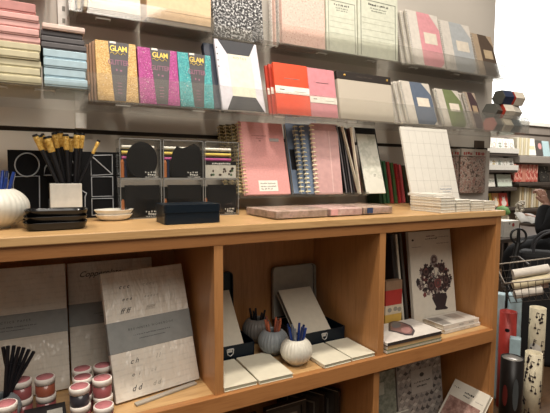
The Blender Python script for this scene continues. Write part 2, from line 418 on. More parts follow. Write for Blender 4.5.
# folders
ORED = plain('orange_red_card', '#e2502f', .5); FPINK = plain('rose_card', '#cf8a93', .55); RED2 = plain('brick_red_card', '#b63a26', .5)
def dec_band(frac0, frac1, lines):
    def f(b, w, h):
        b.prism([(0,h*frac0),(w,h*frac0),(w,h*frac1),(0,h*frac1)], .0001, .0012, 1)
        b.box((w*.12,h*(frac0+.07),.0012), (w*.26,h*(frac0+.085),.0015), 2); b.box((w*.55,h*(frac0+.05),.0012), (w*.9,h*(frac0+.058),.0015), 3)
        b.box((w*.28,h*.70,.0001), (w*.74,h*.708,.0006), lines)
        return [WHITE, DARKTXT, GREYTXT]
    return f
for k, (bl, br, tl, m_, lab) in enumerate((((270,116.5),(300,118),(264.5,66),RED2,'brick red folder at the back of the orange red folders'), ((273.5,117),(303,118.5),(268,64.5),RED2,'brick red folder just behind the front orange red folder'))):
    M, w, h = lean(bl, br, tl, 1.155-.010*k, GZ+.0005, .008, .035)
    t = thing('folder', lab, 'folder', M, 'red folders'); book_parts(t, w, h, .008, m_, deco=dec_band(.40,.53,3))
M, w, h = lean((277.5,117.5), (311.5,120.5), (272.5,62.5), 1.132, GZ+.0005, .010, .03)
t = thing('folder', 'bright orange red folder with a white paper band, frontmost of the red ones', 'folder', M, 'red folders'); book_parts(t, w, h, .010, ORED, deco=dec_band(.40,.545,3))
M, w, h = lean((311.8,120.2), (338.5,122.5), (307,68), 1.132, GZ+.0005, .010, .03)
t = thing('folder', 'rose pink folder with a white paper band beside the orange red one', 'folder', M); book_parts(t, w, h, .010, FPINK, deco=dec_band(.28,.41,2))

# pad with a dark leather band and two studs
M, w, h = lean((341,122.5), (394.5,127.5), (336.5,71), 1.132, GZ+.0005, .012, .028)
LEATH = plain('dark_leather', '#2c2623', .5, bump=.3, scale=300); LINEN = plain('linen_paper', '#bdb4a6', .75, bump=.4, scale=400)
t = thing('sketch_pad', 'linen grey sketch pad with a black leather top band and two brass studs', 'pad', M)
MB().rbox((0,0,-.012), (w,h*.995,0), .001).build('pages', LINEN, t)
b = MB(); b.rbox((-.001,h*.83,-.013), (w+.001,h,.0014), .001); b.bars(w*.35,w*.65,h*.90,h*.03,.0015,1,5); b.build('leather_band', [LEATH, plain('tooled', '#4b423c', .5)], t)
for q in (.13,.93):
    MB().lathe([(0,.0032),(.0022,.0028),(.0036,.0012),(.004,0)], (w*q,h*.915,.0014), 14).build('brass_stud', GOLD, t)

# colour-block spiral notebooks
def block_notebook(bl, br, tl, Y, z, col, label, group, bg='#cdc7bf', lab_col='#d6cdbf', dy=.052, th=.009, coil=None, hmax=.245, wmin=0):
    M, w, h = lean(bl, br, tl, Y, z, th, dy); h = min(h, hmax); w = max(w, wmin)
    t = thing('spiral_notebook', label, 'notebook', M, group)
    cm = plain('cover_'+col.strip('#'), col, .55); bgm = plain('cover_bg_'+bg.strip('#'), bg, .6)
    def f(b, w, h):
        b.prism([(w*.33,.001),(w*.86,.001),(w*.985,h*.10),(w*.985,h*.72),(w*.72,h*.998),(w*.33,h*.998)], .0001, .0005, 1)
        b.box((w*.46,h*.42,.0005), (w*.86,h*.63,.0009), 2)
        for k in range(24): b.box((.004,.007+(h-.016)*k/23,.0001), (.0072,.0095+(h-.016)*k/23,.0004), 3)
        return [cm, plain('label_'+lab_col.strip('#'), lab_col, .6), BLACK]
    book_parts(t, w, h, th, bgm, deco=f, spine=False)
    spiral(t, h, th, coil or STEELW, 24, R=th/2+.0018, r=.0011)
    return t, M, w, h
def behind(M, w, h, n, step, cols, label, group, z_th=.009, coil=None):
    for k in range(n):
        M2 = Matrix.Translation((-step*(k+1), .0148*(k+1), 0)) @ M
        t = thing('spiral_notebook', label % ('second','third','fourth')[k], 'notebook', M2, group)
        book_parts(t, w, h*.985, z_th, plain('cover_bg_'+cols[k%len(cols)].strip('#'), cols[k%len(cols)], .6), spine=False)
        spiral(t, h*.985, z_th, coil or STEELW, 24, R=z_th/2+.0018, r=.0011)
BLKCOIL = plain('black_wire', '#1b1a1a', .4)
TZ = 1.3815
_, M, w, h = block_notebook((414,62), (446,68), (398.5,8), 1.201, TZ, '#cf9299', 'white spiral notebook with a coral pink block on the top shelf', 'colour block spiral notebooks')
behind(M, w, h, 2, .012, ['#cfc9c0','#b9b3aa','#a7a39b'], 'white spiral notebook %s in the row behind the coral pink one', 'colour block spiral notebooks')
_, M, w, h = block_notebook((447,69), (478,74), (432.5,18.5), 1.201, TZ, '#a9adb0', 'white spiral notebook with a pale grey block on the top shelf', 'colour block spiral notebooks')
behind(M, w, h, 1, .003, ['#c5bfb6'], 'white spiral notebook %s in the row behind the pale grey one', 'colour block spiral notebooks')
_, M, w, h = block_notebook((479.5,72.5), (500.5,77.5), (471.5,33.5), 1.201, TZ, '#54463b', 'tan spiral notebook with a dark brown block at the right end of the top shelf', 'colour block spiral notebooks', '#a8957f', '#b7a386')
behind(M, w, h, 2, .010, ['#57524c','#8d8478','#3d3935'], 'dark spiral notebook %s in the row behind the brown one', 'colour block spiral notebooks', coil=BLKCOIL)
_, M, w, h = block_notebook((408.5,124.5), (438.5,128), (399,81), 1.132, GZ+.0005, '#5b6678', 'spiral notebook with a slate blue block on the middle shelf', 'colour block spiral notebooks', '#c2bbb1')
behind(M, w, h, 3, .013, ['#c6bfb5','#b8b1a8','#a9a29a'], 'pale spiral notebook %s in the row behind the slate blue one', 'colour block spiral notebooks')
_, M, w, h = block_notebook((444,128), (468,130.5), (434,89), 1.132, GZ+.0005, '#6f7953', 'spiral notebook with an olive green block on the middle shelf', 'colour block spiral notebooks', '#c2bbb1')
_, M, w, h = block_notebook((473,130), (484.5,133), (462.5,92.5), 1.132, GZ+.0005, '#463538', 'tan spiral notebook with a plum block at the end of the middle shelf', 'colour block spiral notebooks', '#a39383', '#a48e74')
behind(M, w, h, 2, .013, ['#d0cac1','#3d3935'], 'spiral notebook %s in the row behind the plum one', 'colour block spiral notebooks', coil=BLKCOIL)

# ---- top shelf, left to right
ROSEBX = plain('rosy_box', '#b89489', .6)
for k, x in enumerate((-.292,-.184,-.074)):
    t = thing('notecard_box', 'dusty rose box on the high left shelf, %s of three' % ('leftmost','middle','rightmost')[k], 'box', T(x,1.128,1.4487), 'rose boxes on the high shelf'); closed_box(t, .108, .08, .165, ROSEBX)
for k in range(3):
    x = .082+.013*k
    t = thing('notebook', 'grey wrapped notebook standing edge on at the top left, %s of three' % ('leftmost','middle','rightmost')[k], 'notebook', frame((x,1.262-.02*k,1.3817), (0,-1,0), (0,0,1), (-1,0,0)) , 'grey notebooks on end')
    book_parts(t, .05, .15, .010, plain('pale_grey_wrap', '#b8b6b6', .3, coat=.5))
def paperbox(bl, br, yf, h, d, mat, side, label, ln):
    a = onY(bl, yf); b_ = onY(br, yf); w = b_.x-a.x
    t = thing('paper_box', label, 'box', T(a.x, yf, TZ))
    b = MB(); b.rbox((0,0,.012), (w,d,h), .001); b.box((0,-.0004,.012+h*.18), (w,0,.012+h*.19), 1)
    b.build('box', [mat, ln], t)
    MB().rbox((-.001,.002,0), (w+.001,d,.0115), .0008).build('base_board', side, t)
CRB = plain('cream_box', '#ece5d2', .6); PCH = plain('peach_box', '#e6c8a4', .6); TAUPE = plain('taupe_board', '#8d8175', .7)
paperbox((79.5,8), (140.5,17), 1.203, .12, .09, CRB, TAUPE, 'cream paper box at the top left of the wall shelves', GREYTXT)
paperbox((147,11), (211,23), 1.203, .12, .09, PCH, TAUPE, 'peach paper box between the cream box and the glitter notebook', plain('tan_line', '#a58c6c', .6))
STATIC = speckle('black_white_glitter', [(.0,'#131214'),(.47,'#1e1e20'),(.53,'#6b6b6e'),(.60,'#cfcfd0')], 150, .4, 'LINEAR', .1)
M, w, h = lean((214,31), (264,43), (213.5,-20), 1.241, TZ, .014, .02)
t = thing('notebook', 'black and white glitter notebook beside the peach box', 'notebook', M); book_parts(t, w, .19, .014, STATIC)
TERR = speckle('pink_terrazzo', [(.0,'#8b7371'),(.36,'#c49a90'),(.42,'#ddb9ae'),(.62,'#e4c4b8'),(.72,'#f0e3da')], 170, .5)
M, w, h = lean((282.5,41.5), (325.5,49), (281,-10), 1.203, TZ, .016, .01)
for k, (m_, lab) in enumerate(((TERR,'pink terrazzo notebook at the front of its row on the top shelf'),(speckle('grey_terrazzo', [(.3,'#8d8885'),(.5,'#b9b3ae'),(.65,'#d8d3cd')], 170),'grey terrazzo notebook second in the row behind the pink one'),(TERR,'pink terrazzo notebook third in the row behind the grey one'),(speckle('white_terrazzo', [(.3,'#9d9895'),(.45,'#cfc9c4'),(.65,'#e8e3dd')], 170),'white terrazzo notebook at the back of the terrazzo row'))):
    M2 = Matrix.Translation((-.002*k, .0185*k, 0)) @ M
    t = thing('notebook', lab, 'notebook', M2, 'terrazzo notebooks'); book_parts(t, w, .19, .017, m_, pages=plain('grey_pages', '#a8a29c', .7) if k else PAGES)
CEL = plain('celadon_paper', '#cdd0c0', .65); CELD = plain('celadon_print', '#7c8076', .6)
def dec_planner(title, sub):
    def f(b, w, h):
        for (x0,y0,x1,y1) in ((.06,.02,.075,.88),(.925,.02,.94,.88),(.06,.87,.94,.88)): b.box((w*x0,h*y0,.0001), (w*x1,h*y1,.0005), 1)
        b.bars(w*.25,w*.75,h*.80,h*.035,.0003,2,title)
        b.bars(w*.3,w*.7,h*.75,h*.022,.0003,1,sub); b.bars(w*.32,w*.68,h*.71,h*.022,.0003,1,sub+1)
        for y in (.22,.32,.42,.52,.6): b.box((w*.1,h*y,.0001), (w*.9,h*(y+.004),.0004), 3)
        return [CELD, DARKTXT, plain('pale_rule', '#b4b7a8', .7)]
    return f
M, w, h = lean((327,50), (357.5,56.5), (325,-2), 1.203, TZ, .014, .01)
t = thing('planner_pad', 'pale celadon planner pad with a thin printed frame beside the terrazzo notebooks', 'pad', M, 'celadon planner pads'); book_parts(t, w, .185, .014, CEL, deco=dec_planner(3, 8))
M, w, h = lean((358.5,56), (398,64.5), (356,-10), 1.203, TZ, .014, .01)
t = thing('planner_pad', 'wider pale celadon planner pad beside the coral pink spiral notebook', 'pad', M, 'celadon planner pads'); book_parts(t, w, .215, .014, CEL, deco=dec_planner(5, 12))
# ------------------------------------------------------------------ low wall shelf
PNK = plain('salmon_pink_cover', '#d79a97', .6, bump=.2, scale=200); GOLDC = plain('brass_wire', '#e6d3a0', .45)
M, w, h = lean((246,194), (291,192.5), (237.5,122.5), 1.160, LZ+.0005, .014)
def dec_pink(b, w, h):
    b.bars(w*.27,w*.62,h*.80,h*.022,.0003,1,4); b.bars(w*.36,w*.52,h*.765,h*.016,.0003,1,5); b.box((w*.42,h*.73,.0001), (w*.46,h*.75,.0005), 1)
    b.box((w*.66,h*.735,.0001), (w*.87,h*.78,.0012), 2)
    b.box((w*.30,h*.045,.0001), (w*.72,h*.19,.0006), 3); b.bars(w*.34,w*.68,h*.14,h*.02,.0007,4,6); b.bars(w*.34,w*.68,h*.10,h*.02,.0007,4,7); b.bars(w*.34,w*.6,h*.065,h*.02,.0007,4,8)
    return [plain('rose_print', '#a9706f', .6), CHROME, WHITE, GREYTXT]
pk = thing('spiral_notebook', 'large salmon pink spiral notebook with brass coil and a white sticker', 'notebook', M)
book_parts(pk, w, h, .014, PNK, deco=dec_pink, spine=False); spiral(pk, h, .014, GOLDC, 20, r=.0013, R=.0088)
FLORAL = speckle('dark_floral_cover', [(.3,'#2c2a22'),(.45,'#57503a'),(.55,'#8c7a55'),(.7,'#3c3b2c')], 90, .6)
for k in range(3):
    M2 = Matrix.Translation((-.012*(k+1), .0195*(k+1), 0)) @ M
    t = thing('spiral_notebook', 'dark floral spiral notebook behind the large pink one, %s in the row' % ('second','third','last')[k], 'notebook', M2, 'floral notebooks')
    book_parts(t, w, h*.97, .013, FLORAL, spine=False); spiral(t, h*.97, .013, GOLDC, 20, r=.0012, R=.0084)
BLUEC = plain('dusty_blue_cover', '#7e8fa8', .55); YCOIL = plain('cream_wire', '#f0e8c4', .4)
M, w, h = lean((294,192), (306,191.5), (284.5,124), 1.204, LZ+.0005, .012)
t = thing('spiral_notebook', 'dusty blue notebook with a black square label right of the salmon pink one', 'notebook', M, 'blue notebooks')
book_parts(t, .12, h, .012, BLUEC, spine=False, deco=lambda b,w,h: (b.box((.004,h*.33,.0001),(.022,h*.62,.0006),1), b.box((.024,h*.84,.0001),(.034,h*.90,.0006),2), [BLACK, WHITE])[2])
for k, (px, lab, m_) in enumerate((((302,192),'dusty blue notebook with a pale coil second beside the pink planner',BLUEC), ((308.5,192),'dusty blue notebook with a pale coil directly behind the pink planner',BLUEC))):
    M, w, h = lean(px, (px[0]+20,191.5), (px[0]-7.5,125), 1.184-.018*k, LZ+.0005, .012)
    t = thing('spiral_notebook', lab, 'notebook', M, 'blue notebooks'); book_parts(t, .105, h, .010, m_, spine=False); spiral(t, h, .010, YCOIL, 16, r=.0019, R=.0072)
DUSTY = plain('dusty_rose_cover', '#cba3a2', .5, coat=.3)
M, w, h = lean((317,192), (345,191.5), (311,123.5), 1.148, LZ+.0005, .010)
t = thing('spiral_notebook', 'dusty rose spiral planner in clear wrap beside the black folders', 'notebook', M)
w *= .93; book_parts(t, w, h, .010, DUSTY, spine=False, deco=lambda b,w,h: (b.box((w*.03,h*.90,.0001),(w*.97,h*.985,.0005),1), b.box((w*.62,h*.03,.0001),(w*.66,h*.95,.0004),2), [plain('muted_rose','#b58d8c',.5), plain('pale_rose','#dbb9b7',.4)])[2]); spiral(t, h, .010, YCOIL, 16, r=.0018, R=.0072)
# black folders seen edge-on, tipping to the left
def edgebook(bp, tp, Y, d, th, mat, label, cat, group, pages=None, name='folder', z=LZ+.001):
    a = onY(bp, Y); q = onY(tp, Y); a.z = z
    u = V((q.x-a.x, 0, q.z-z)); h = u.length; u.normalize()
    a.z += th*abs(u.x)
    n = V((0,1,0)).cross(u)*-1    # board normal
    M = frame(a, (0,1,0), u, V((0,1,0)).cross(u))
    t = thing(name, label, cat, M, group)
    b = MB(); b.rbox((0,0,-th), (d,h,0), .0008, 0, 1); b.build('cover', mat, t)
    if pages: MB().box((-.0012,.002,-th+.001), (-.0001,h-.002,-.001)).build('pages', pages, t)
    return t
for k in range(4):
    edgebook((347.5+2.6*k,191), (337.5+2.7*k,126+.6*k), 1.182, .09, .0065, BLACK, 'black folder standing edge on by the dusty rose planner, %s of four' % ('leftmost','second','third','rightmost')[k], 'folder', 'black folders', plain('charcoal_pages','#2e2d31',.6) if k % 2 else plain('worn_edge','#77757a',.6))
edgebook((360.5,191), (343.5,126.5), 1.166, .012, .0035, CREAM, 'thin cream card leaning across the black folders', 'card', 'thin cards')
edgebook((361.5,191), (352.3,127), 1.1505, .012, .0032, CREAM, 'thin cream card in front of the maroon folder', 'card', 'thin cards')
MAR = plain('maroon_card', '#6d4247', .55)
edgebook((362.5,191), (352.5,128), 1.186, .08, .006, MAR, 'maroon folder behind the marbled sleeve', 'folder', 'maroon folder')
MARBLE = speckle('white_marble_card', [(.3,'#d0d1c7'),(.46,'#d9d9cf'),(.5,'#c5c7bb'),(.54,'#dcdcd2'),(.7,'#dfdfd6')], 7, .35, spec=.5)
M, w, h = lean((367,191), (386,190.5), (356,134), 1.148, LZ+.0005, .004)
t = thing('marbled_sleeve', 'white marbled paper sleeve leaning on a black board above the counter', 'sleeve', M)
MB().rbox((0,0,-.004), (w,h,0), .0008).build('sleeve', MARBLE, t)
b = MB(); b.ring((w*.58,h*.30,.0006), (0,0,1), .004, .0006, 12, 4); b.build('seal', GREYTXT, t)
M, w, h = lean((365.5,191), (388,190.5), (354.5,127.5), 1.160, LZ+.0005, .003)
tag(MB().rbox((0,0,-.003), (w*.92,h,0), .0008).build('black_board', BLACK, None, M), 'black backing board just behind the white marbled sleeve', 'board')

# ------------------------------------------------------------------ things standing on the counter
# stencil board
xb0, xb1, yb = onY((9.5,217), 1.128).x, onY((118.5,215), 1.128).x, 1.128
M, w, h = lean((9.5,217), (118.5,215), (9.5,150), yb, CTZ, .006, .012)
t = thing('stencil_board', 'black board with white outlined letter shapes behind the brush cup', 'board', M)
MB().rbox((0,0,-.006), (w,h,0), .001).build('board', plain('black_board', '#0f0f11', .75, spec=.15), t)
def P(p): q = onY(p, yb+.006); return V(((q.x-xb0), (q.z-CTZ), .0006))
def outline(pts, closed=True): return MB().path([P(p) for p in pts], .0015, 5, 0, None, closed).build('outline', OUTL, t)
OUTL = plain('pale_grey_line', '#a6a9ad', .5)
outline([(27+12.2*math.cos(a*PI/12), 165+11.8*math.sin(a*PI/12)) for a in range(24)])
outline([(13,177),(39.3,176.3),(39.8,213.5),(14,214.5)])
outline([(44,175.5),(78,175.3),(77,168),(70,158),(61,154),(52,158),(45,168)])
outline([(91,155.6),(112.4,155.2),(112.6,174.8),(91.2,175.6)]); outline([(91.5,156),(112.2,174.5)], False)
outline([(91.6,177.3),(112.7,177),(112.8,196.4),(91.7,197)]); outline([(91.7,199),(112.8,198.5),(112.9,214.5),(91.8,215.5)])
outline([(49.3,199.5),(49.5,214.5),(85,214),(85,197),(86.5,193.5),(82,191)])

# round ribbed pot with blue pens
def pot(x, y, z, R, mat, label, group=None, squash=.88, open_=.46, ribs=26, ripple=.018):
    t = thing('ribbed_pot', label, 'pot', T(x, y, z), group)
    H = 2*R*squash; prof = [(0,0)]
    for i in range(15):
        a = -PI/2+.42+(PI-.42-.64)*i/14; prof.append((R*math.cos(a), R*squash*(1+math.sin(a)/math.sin(PI/2))))
    zt = prof[-1][1]; rr = prof[-1][0]
    zb = prof[1][1]
    prof = [(0,0),(R*.42,0)]+[(r, zz) for r, zz in prof[1:]]+[(rr-.003, zt+.0015),(rr-.006, zt-.002)]
    prof += [(R*.86, R*squash*1.2),(R*.86, R*squash*.6),(R*.4,.006),(0,.006)]
    MB().lathe(prof, n=ribs*6, ripple=ripple, nr=ribs).build('bowl', mat, t)
    return t, zt, rr
RIBW = plain('ribbed_white_ceramic', '#d5d3c9', .35, vary=.04); RIBG = plain('ribbed_grey_ceramic', '#83898d', .4); RIBD = plain('ribbed_taupe_ceramic', '#6e6a66', .45)
def pens(x, y, zb, zt, rr, n, length, mats, label, group, name='pen', cap=None, r=.0034, spread=1.0, seed=3, cat='pen'):
    q = random.Random(seed)
    for k in range(n):
        a = 2*PI*k/n+q.uniform(-.25,.25); s = rr*q.uniform(.58,.72)*spread
        top = V((x+s*math.cos(a), y+s*math.sin(a), zt)); bot = V((x+s*.30*math.cos(a), y+s*.30*math.sin(a), zb))
        d = (top-bot).normalized(); L = length*q.uniform(.9,1.06)
        M = frame(bot, d.orthogonal(), d.cross(d.orthogonal()), d)
        t = thing(name, label, cat, M, group)
        MB().tube((0,0,0), (0,0,L*.74), r*.9, r, 8).build('barrel', mats[k % len(mats)], t)
        MB().tube((0,0,L*.742), (0,0,L), r*1.05, r*.85, 8).build('cap', cap or mats[k % len(mats)], t)
        if name == 'pen': MB().box((r*1.05,-.0008,L*.76), (r*1.05+.001,.0008,L*.97)).build('clip', CHROME, t)
BLUEP = plain('cobalt_pen', '#223a7e', .3); BLUEP2 = plain('navy_pen', '#1c2a55', .3); COPPER = plain('copper_pencil', '#b5654a', .4, .2); INK = plain('ink_black_pen', '#16161c', .4)
px_, py_ = -.073, 1.0
_, zt, rr = pot(px_, py_, CTZ+.0003, .058, RIBW, 'large white ribbed pot at the left end of the counter top', None, .70, ribs=34, ripple=.007)
pens(px_, py_, CTZ+.01, CTZ+zt, rr, 9, .098, [BLUEP, BLUEP2, BLUEP], 'blue pen standing in the white ribbed pot on the counter top', 'blue pens in the counter pot', seed=5)

# white square cup and its brushes
cy = 1.050
xa, xb = onY((50.2,200), cy).x, onY((82.3,200), cy).x; zc = onY((66,183.5), cy).z
t = thing('brush_cup', 'square white ceramic cup full of black handled brushes', 'cup', T(xa, cy, CTZ))
cw = xb-xa; ch = zc-CTZ
b = MB(); b.rbox((0,0,0), (cw,.004,ch), .0012); b.rbox((0,cw-.004,0), (cw,cw,ch), .0012); b.rbox((0,.003,0), (.004,cw-.003,ch), .0012); b.rbox((cw-.004,.003,0), (cw,cw-.003,ch), .0012); b.box((.003,.003,0), (cw-.003,cw-.003,.005))
b.build('cup', CERAMIC, t)
FERR = speckle('embossed_gold', [(.3,'#8a5f22'),(.42,'#cf9d44'),(.6,'#ecc975'),(.75,'#f7e3a6')], 160, .3, metal=.12)
brs = [((34.5,134.5),(58,184),.0050,-.005),((38.5,135.5),(59,184),.0062,.018),((42.3,133.5),(61,184),.0030,.028),((46.5,136.5),(63,184),.0070,.0),((51,136),(64,184),.0034,.04),((54,132.5),(66,184),.0052,.02),((59.3,131.2),(67,184),.0066,.032),((65.5,134.2),(69,184),.0056,.006),((71,136.5),(70,184),.0050,.03),((77,132.8),(75,184),.0060,.01),((82,133.2),(77,184),.0056,.03),((99,140.2),(78.5,184),.0034,.02)]
pos = ('leftmost','second','third','fourth','fifth','sixth','seventh','eighth','ninth','tenth','eleventh','farthest right and most tilted')
for k, (tp, bp, r, dy) in enumerate(brs):
    yy = cy+.010+dy
    a = onY(tp, yy); b0 = onY(bp, yy); d = (a-b0).normalized()
    # carry the handle down to the bottom of the cup, kept inside its walls
    bot = b0-d*.055
    bot.x = min(max(bot.x, xa+.010), xb-.010)
    d = (a-bot).normalized(); L = (a-bot).length
    M = frame(bot, d.orthogonal(), d.cross(d.orthogonal()), d)
    t = thing('brush', 'black handled brush with gold ferrule in the white cup, %s from the left' % pos[k] if k < 11 else 'slim gold and black brush in the white cup, tilted far to the right', 'brush', M, 'brushes in the white cup')
    fl = min(.034, L*.33)
    MB().tube((0,0,0), (0,0,L*.5), .0022, r*.75, 10).tube((0,0,L*.5), (0,0,L-fl), r*.75, r*.92, 10, caps=False).build('handle', BLACK, t)
    b = MB(); b.lathe([(r*.92,L-fl),(r*1.12,L-fl*.9),(r*1.05,L-fl*.6),(r*1.2,L-fl*.35),(r*1.12,L-.005),(r*.9,L-.0045),(0,L-.0045)], n=12); b.build('ferrule', FERR, t)
    MB().tube((0,0,L-.0045), (0,0,L), r*1.15, r*1.05, 12).build('tip', BLACK, t)

# stack of black trays and white dishes
BLKG = plain('black_gloss', '#0b0b0d', .2, spec=.4)
def tray_mesh(w, d, h):
    b = MB(); n = 40; rings = []
    for (k, zz) in ((.86,0),(.92,.002),(1.0,h),(1.02,h+.001),(.97,h-.001),(.88,.004)):
        ring = []
        for i in range(n):
            a = 2*PI*i/n; ca, sa = math.cos(a), math.sin(a)
            e = 5; rr = (abs(ca)**e+abs(sa)**e)**(-1/e); wob = 1+.015*math.cos(8*a)*(k > .9)
            ring.append((w/2*k*wob*rr*ca, d/2*k*wob*rr*sa, zz))
        rings.append(ring)
    vs = [p for r in rings for p in r]; fs = []
    for j in range(len(rings)-1): fs += [(j*n+i, j*n+(i+1)%n, (j+1)*n+(i+1)%n, (j+1)*n+i) for i in range(n)]
    b.add(vs, fs, 0, True); b.add(rings[0], [tuple(range(n))[::-1]]); b.add(rings[-1], [tuple(range(n))])
    return b
for k in range(3):
    o = tray_mesh(.108, .078, .0135).build('brush_tray', BLKG, None, T(.028+.0015*k, .945, CTZ+.0003+.0112*k, .03-.04*k))
    tag(o, 'black glossy tray in the small stack before the brush cup, %s' % ('at the bottom','in the middle','on the top')[k], 'tray', 'black trays')
def dish(z, s, label):
    b = MB(); b.lathe([(0,0),(.024*s,0),(.034*s,.005),(.0395*s,.0125),(.0405*s,.0138),(.039*s,.014),(.032*s,.0085),(.02*s,.0055),(0,.005)], n=64, ripple=.012, nr=16, sy=.78)
    t = thing('ridged_dish', label, 'dish', T(.150, 1.055, z, .1), 'white dishes')
    b.build('dish', CERAMIC, t)
    r = MB()
    for k in range(9): x = -.026*s+.0065*s*k; r.path([(x,-.016*s,.0096),(x+.001,0,.0074),(x,.016*s,.0096)], .0011, 5)
    r.build('ridges', CERAMIC, t)
dish(CTZ+.0003, 1.0, 'lower white oval ridged dish in front of the clear boxes'); dish(CTZ+.0108, 1.06, 'upper white oval ridged dish stacked on the other one')

# clear kit boxes
def ellipse(cx, cy_, rx, ry, n=28): return [(cx+rx*math.cos(2*PI*i/n), cy_+ry*math.sin(2*PI*i/n)) for i in range(n)]
ORG = plain('orange_wood', '#c97a48', .5); INSERT = plain('charcoal_insert', '#131315', .7, spec=.2); NAVP = plain('navy_barrel', '#27324f', .4)
YEL = plain('yellow_pencil', '#d9c15b', .5); MAG = plain('magenta_pencil', '#b54c8c', .5)
def kit(x0, x1, z0, h, kind, label, d=.062):
    w = x1-x0; t = thing('clear_kit_box', label, 'box', T(x0, 1.060, z0), 'clear kit boxes')
    b = MB(); b.box((0,0,0), (w,.0012,h)); b.box((0,d-.0012,0), (w,d,h)); b.box((0,.0012,0), (.0012,d-.0012,h)); b.box((w-.0012,.0012,0), (w,d-.0012,h)); b.box((.0012,.0012,0), (w-.0012,d-.0012,.0012)); b.box((.0012,.0012,h-.0012), (w-.0012,d-.0012,h))
    b.build('shell', CLEARBOX, t)
    e = MB()
    for (x,z_) in ((0,0),(w-.0016,0)): e.box((x,-.0004,0), (x+.0016,0,h))
    e.box((0,-.0004,h-.0016), (w,0,h)); e.box((0,-.0004,0), (w,0,.0016)); e.build('edges', plain('frosted_edge','#7f807e',.4), t)
    FR = Matrix(((1,0,0,0),(0,0,-1,.012),(0,1,0,.0),(0,0,0,1)))   # local x right, y up, z to the front
    MB().box((.002,d-.004,.0015), (w-.002,d-.0015,h*.78)).build('backing_card', plain('charcoal_backing','#2b2a29',.7,spec=.2), t)
    if kind in ('oval','blob','dark'):
        b = MB()
        if kind == 'oval': b.prism(ellipse(w*.55, h*.47, w*.38, h*.455), 0, .003)
        elif kind == 'blob':
            b.prism([(w*.24,h*.06),(w*.92,h*.05),(w*.97,h*.5),(w*.93,h*.84),(w*.78,h*.93),(w*.62,h*.84),(w*.5,h*.80),(w*.36,h*.84),(w*.26,h*.7),(w*.2,h*.4)], 0, .003)
        else: b.box((w*.12,h*.03,0), (w*.97,h*.84,.003))
        b.build('dark_insert', INSERT, t, FR)
        b = MB(); b.tube((w*.09,.020,.003), (w*.09,.020,h*.42), .0045, None, 10); b.tube((w*.09,.020,h*.42), (w*.09,.020,h*.48), .0045, .002, 10); b.build('orange_pencil', ORG, t)
        MB().tube((w*.17,.022,.003), (w*.17,.022,h*.5), .0035, None, 8).build('navy_pencil', NAVP, t)
        g = MB(); g.bars(w*.62,w*.9,h*.14,h*.05,0,0,3); g.bars(w*.68,w*.88,h*.075,h*.05,0,0,5); g.bars(w*.62,w*.94,h*.03,h*.025,0,0,8)
        FR2 = FR.copy(); FR2[1][3] = .0085; g.build('lettering', WHITETXT, t, FR2)
    if kind in ('oval','blob','colour'):
        for q, m_ in ((.80,WHITE),(.66,YEL),(.52,MAG)):
            MB().tube((w*.10,.032,h*q), (w*(.90),.032,h*q), .0042, None, 8).build('coloured_pencil', m_, t)
    if kind == 'colour':
        b = MB(); b.box((w*.04,h*.02,0), (w*.97,h*.37,.001)); b.box((w*.04,h*.37,0), (w*.97,h*.47,.0012), 1)
        b.bars(w*.25,w*.8,h*.385,h*.06,.0012,2,4)
        q = random.Random(4)
        for k in range(15): b.prism(ellipse(w*q.uniform(.1,.92), h*q.uniform(.08,.32), w*q.uniform(.02,.05), h*.035, 7), .001, .0014, 3 if k % 4 else 4)
        b.build('printed_insert', [plain('sticker_white','#d9d6cc',.6), BLACK, WHITETXT, plain('sticker_brown','#4b3930',.6), plain('sticker_green','#5f7a5c',.6)], t, FR)
    return t
bx = [(onY((120,178),1.06).x, onY((161.5,178),1.06).x), (onY((163.5,178),1.06).x, onY((203.5,178),1.06).x), (onY((205,178),1.06).x, onY((238.6,178),1.06).x)]
kh = .0925
for (a_, b_), kind, nm in zip(bx, ('dark','dark','dark'), ('clear box with a dark insert at the lower left, behind the white dishes','clear box behind the navy tin in the lower row','clear box at the lower right of the six, beside the navy tin')): kit(a_, b_, CTZ+.0003, kh, kind, nm)
for (a_, b_), kind, nm in zip(bx, ('oval','blob','colour'), ('clear box holding a black oval, upper left of the six boxes','clear box holding a dark cloud shaped insert, upper middle of the six boxes','clear box with coloured pencils and a sticker sheet, upper right of the six boxes')): kit(a_, b_, CTZ+kh+.0008, kh, kind, nm)

# navy tin
def tin_body(w, d, h, r=.008):
    def rr(w_, d_, o):
        pts = []
        for cx, cy_, a0 in ((w_-r,d_-r,0),(r,d_-r,90),(r,r,180),(w_-r,r,270)):
            for k in range(5): a = R_(a0+22.5*k); pts.append((cx+(r-o)*math.cos(a), cy_+(r-o)*math.sin(a)))
        return pts
    return rr(w, d, 0), rr(w, d, .0015)
xa, xb = onY((164.5,215),.905).x, onY((221.5,215),.905).x
t = thing('navy_tin', 'closed dark navy tin lying in front of the clear boxes', 'tin', T(xa, .905, CTZ+.0003))
o_, i_ = tin_body(xb-xa, .085, .04)
MB().prism(i_, 0, .0235).build('base', NAVY, t); MB().prism(o_, .024, .039).prism([(x*.985+(xb-xa)*.0075, y*.985+.0006) for x, y in o_], .039, .0405).build('lid', NAVY, t)

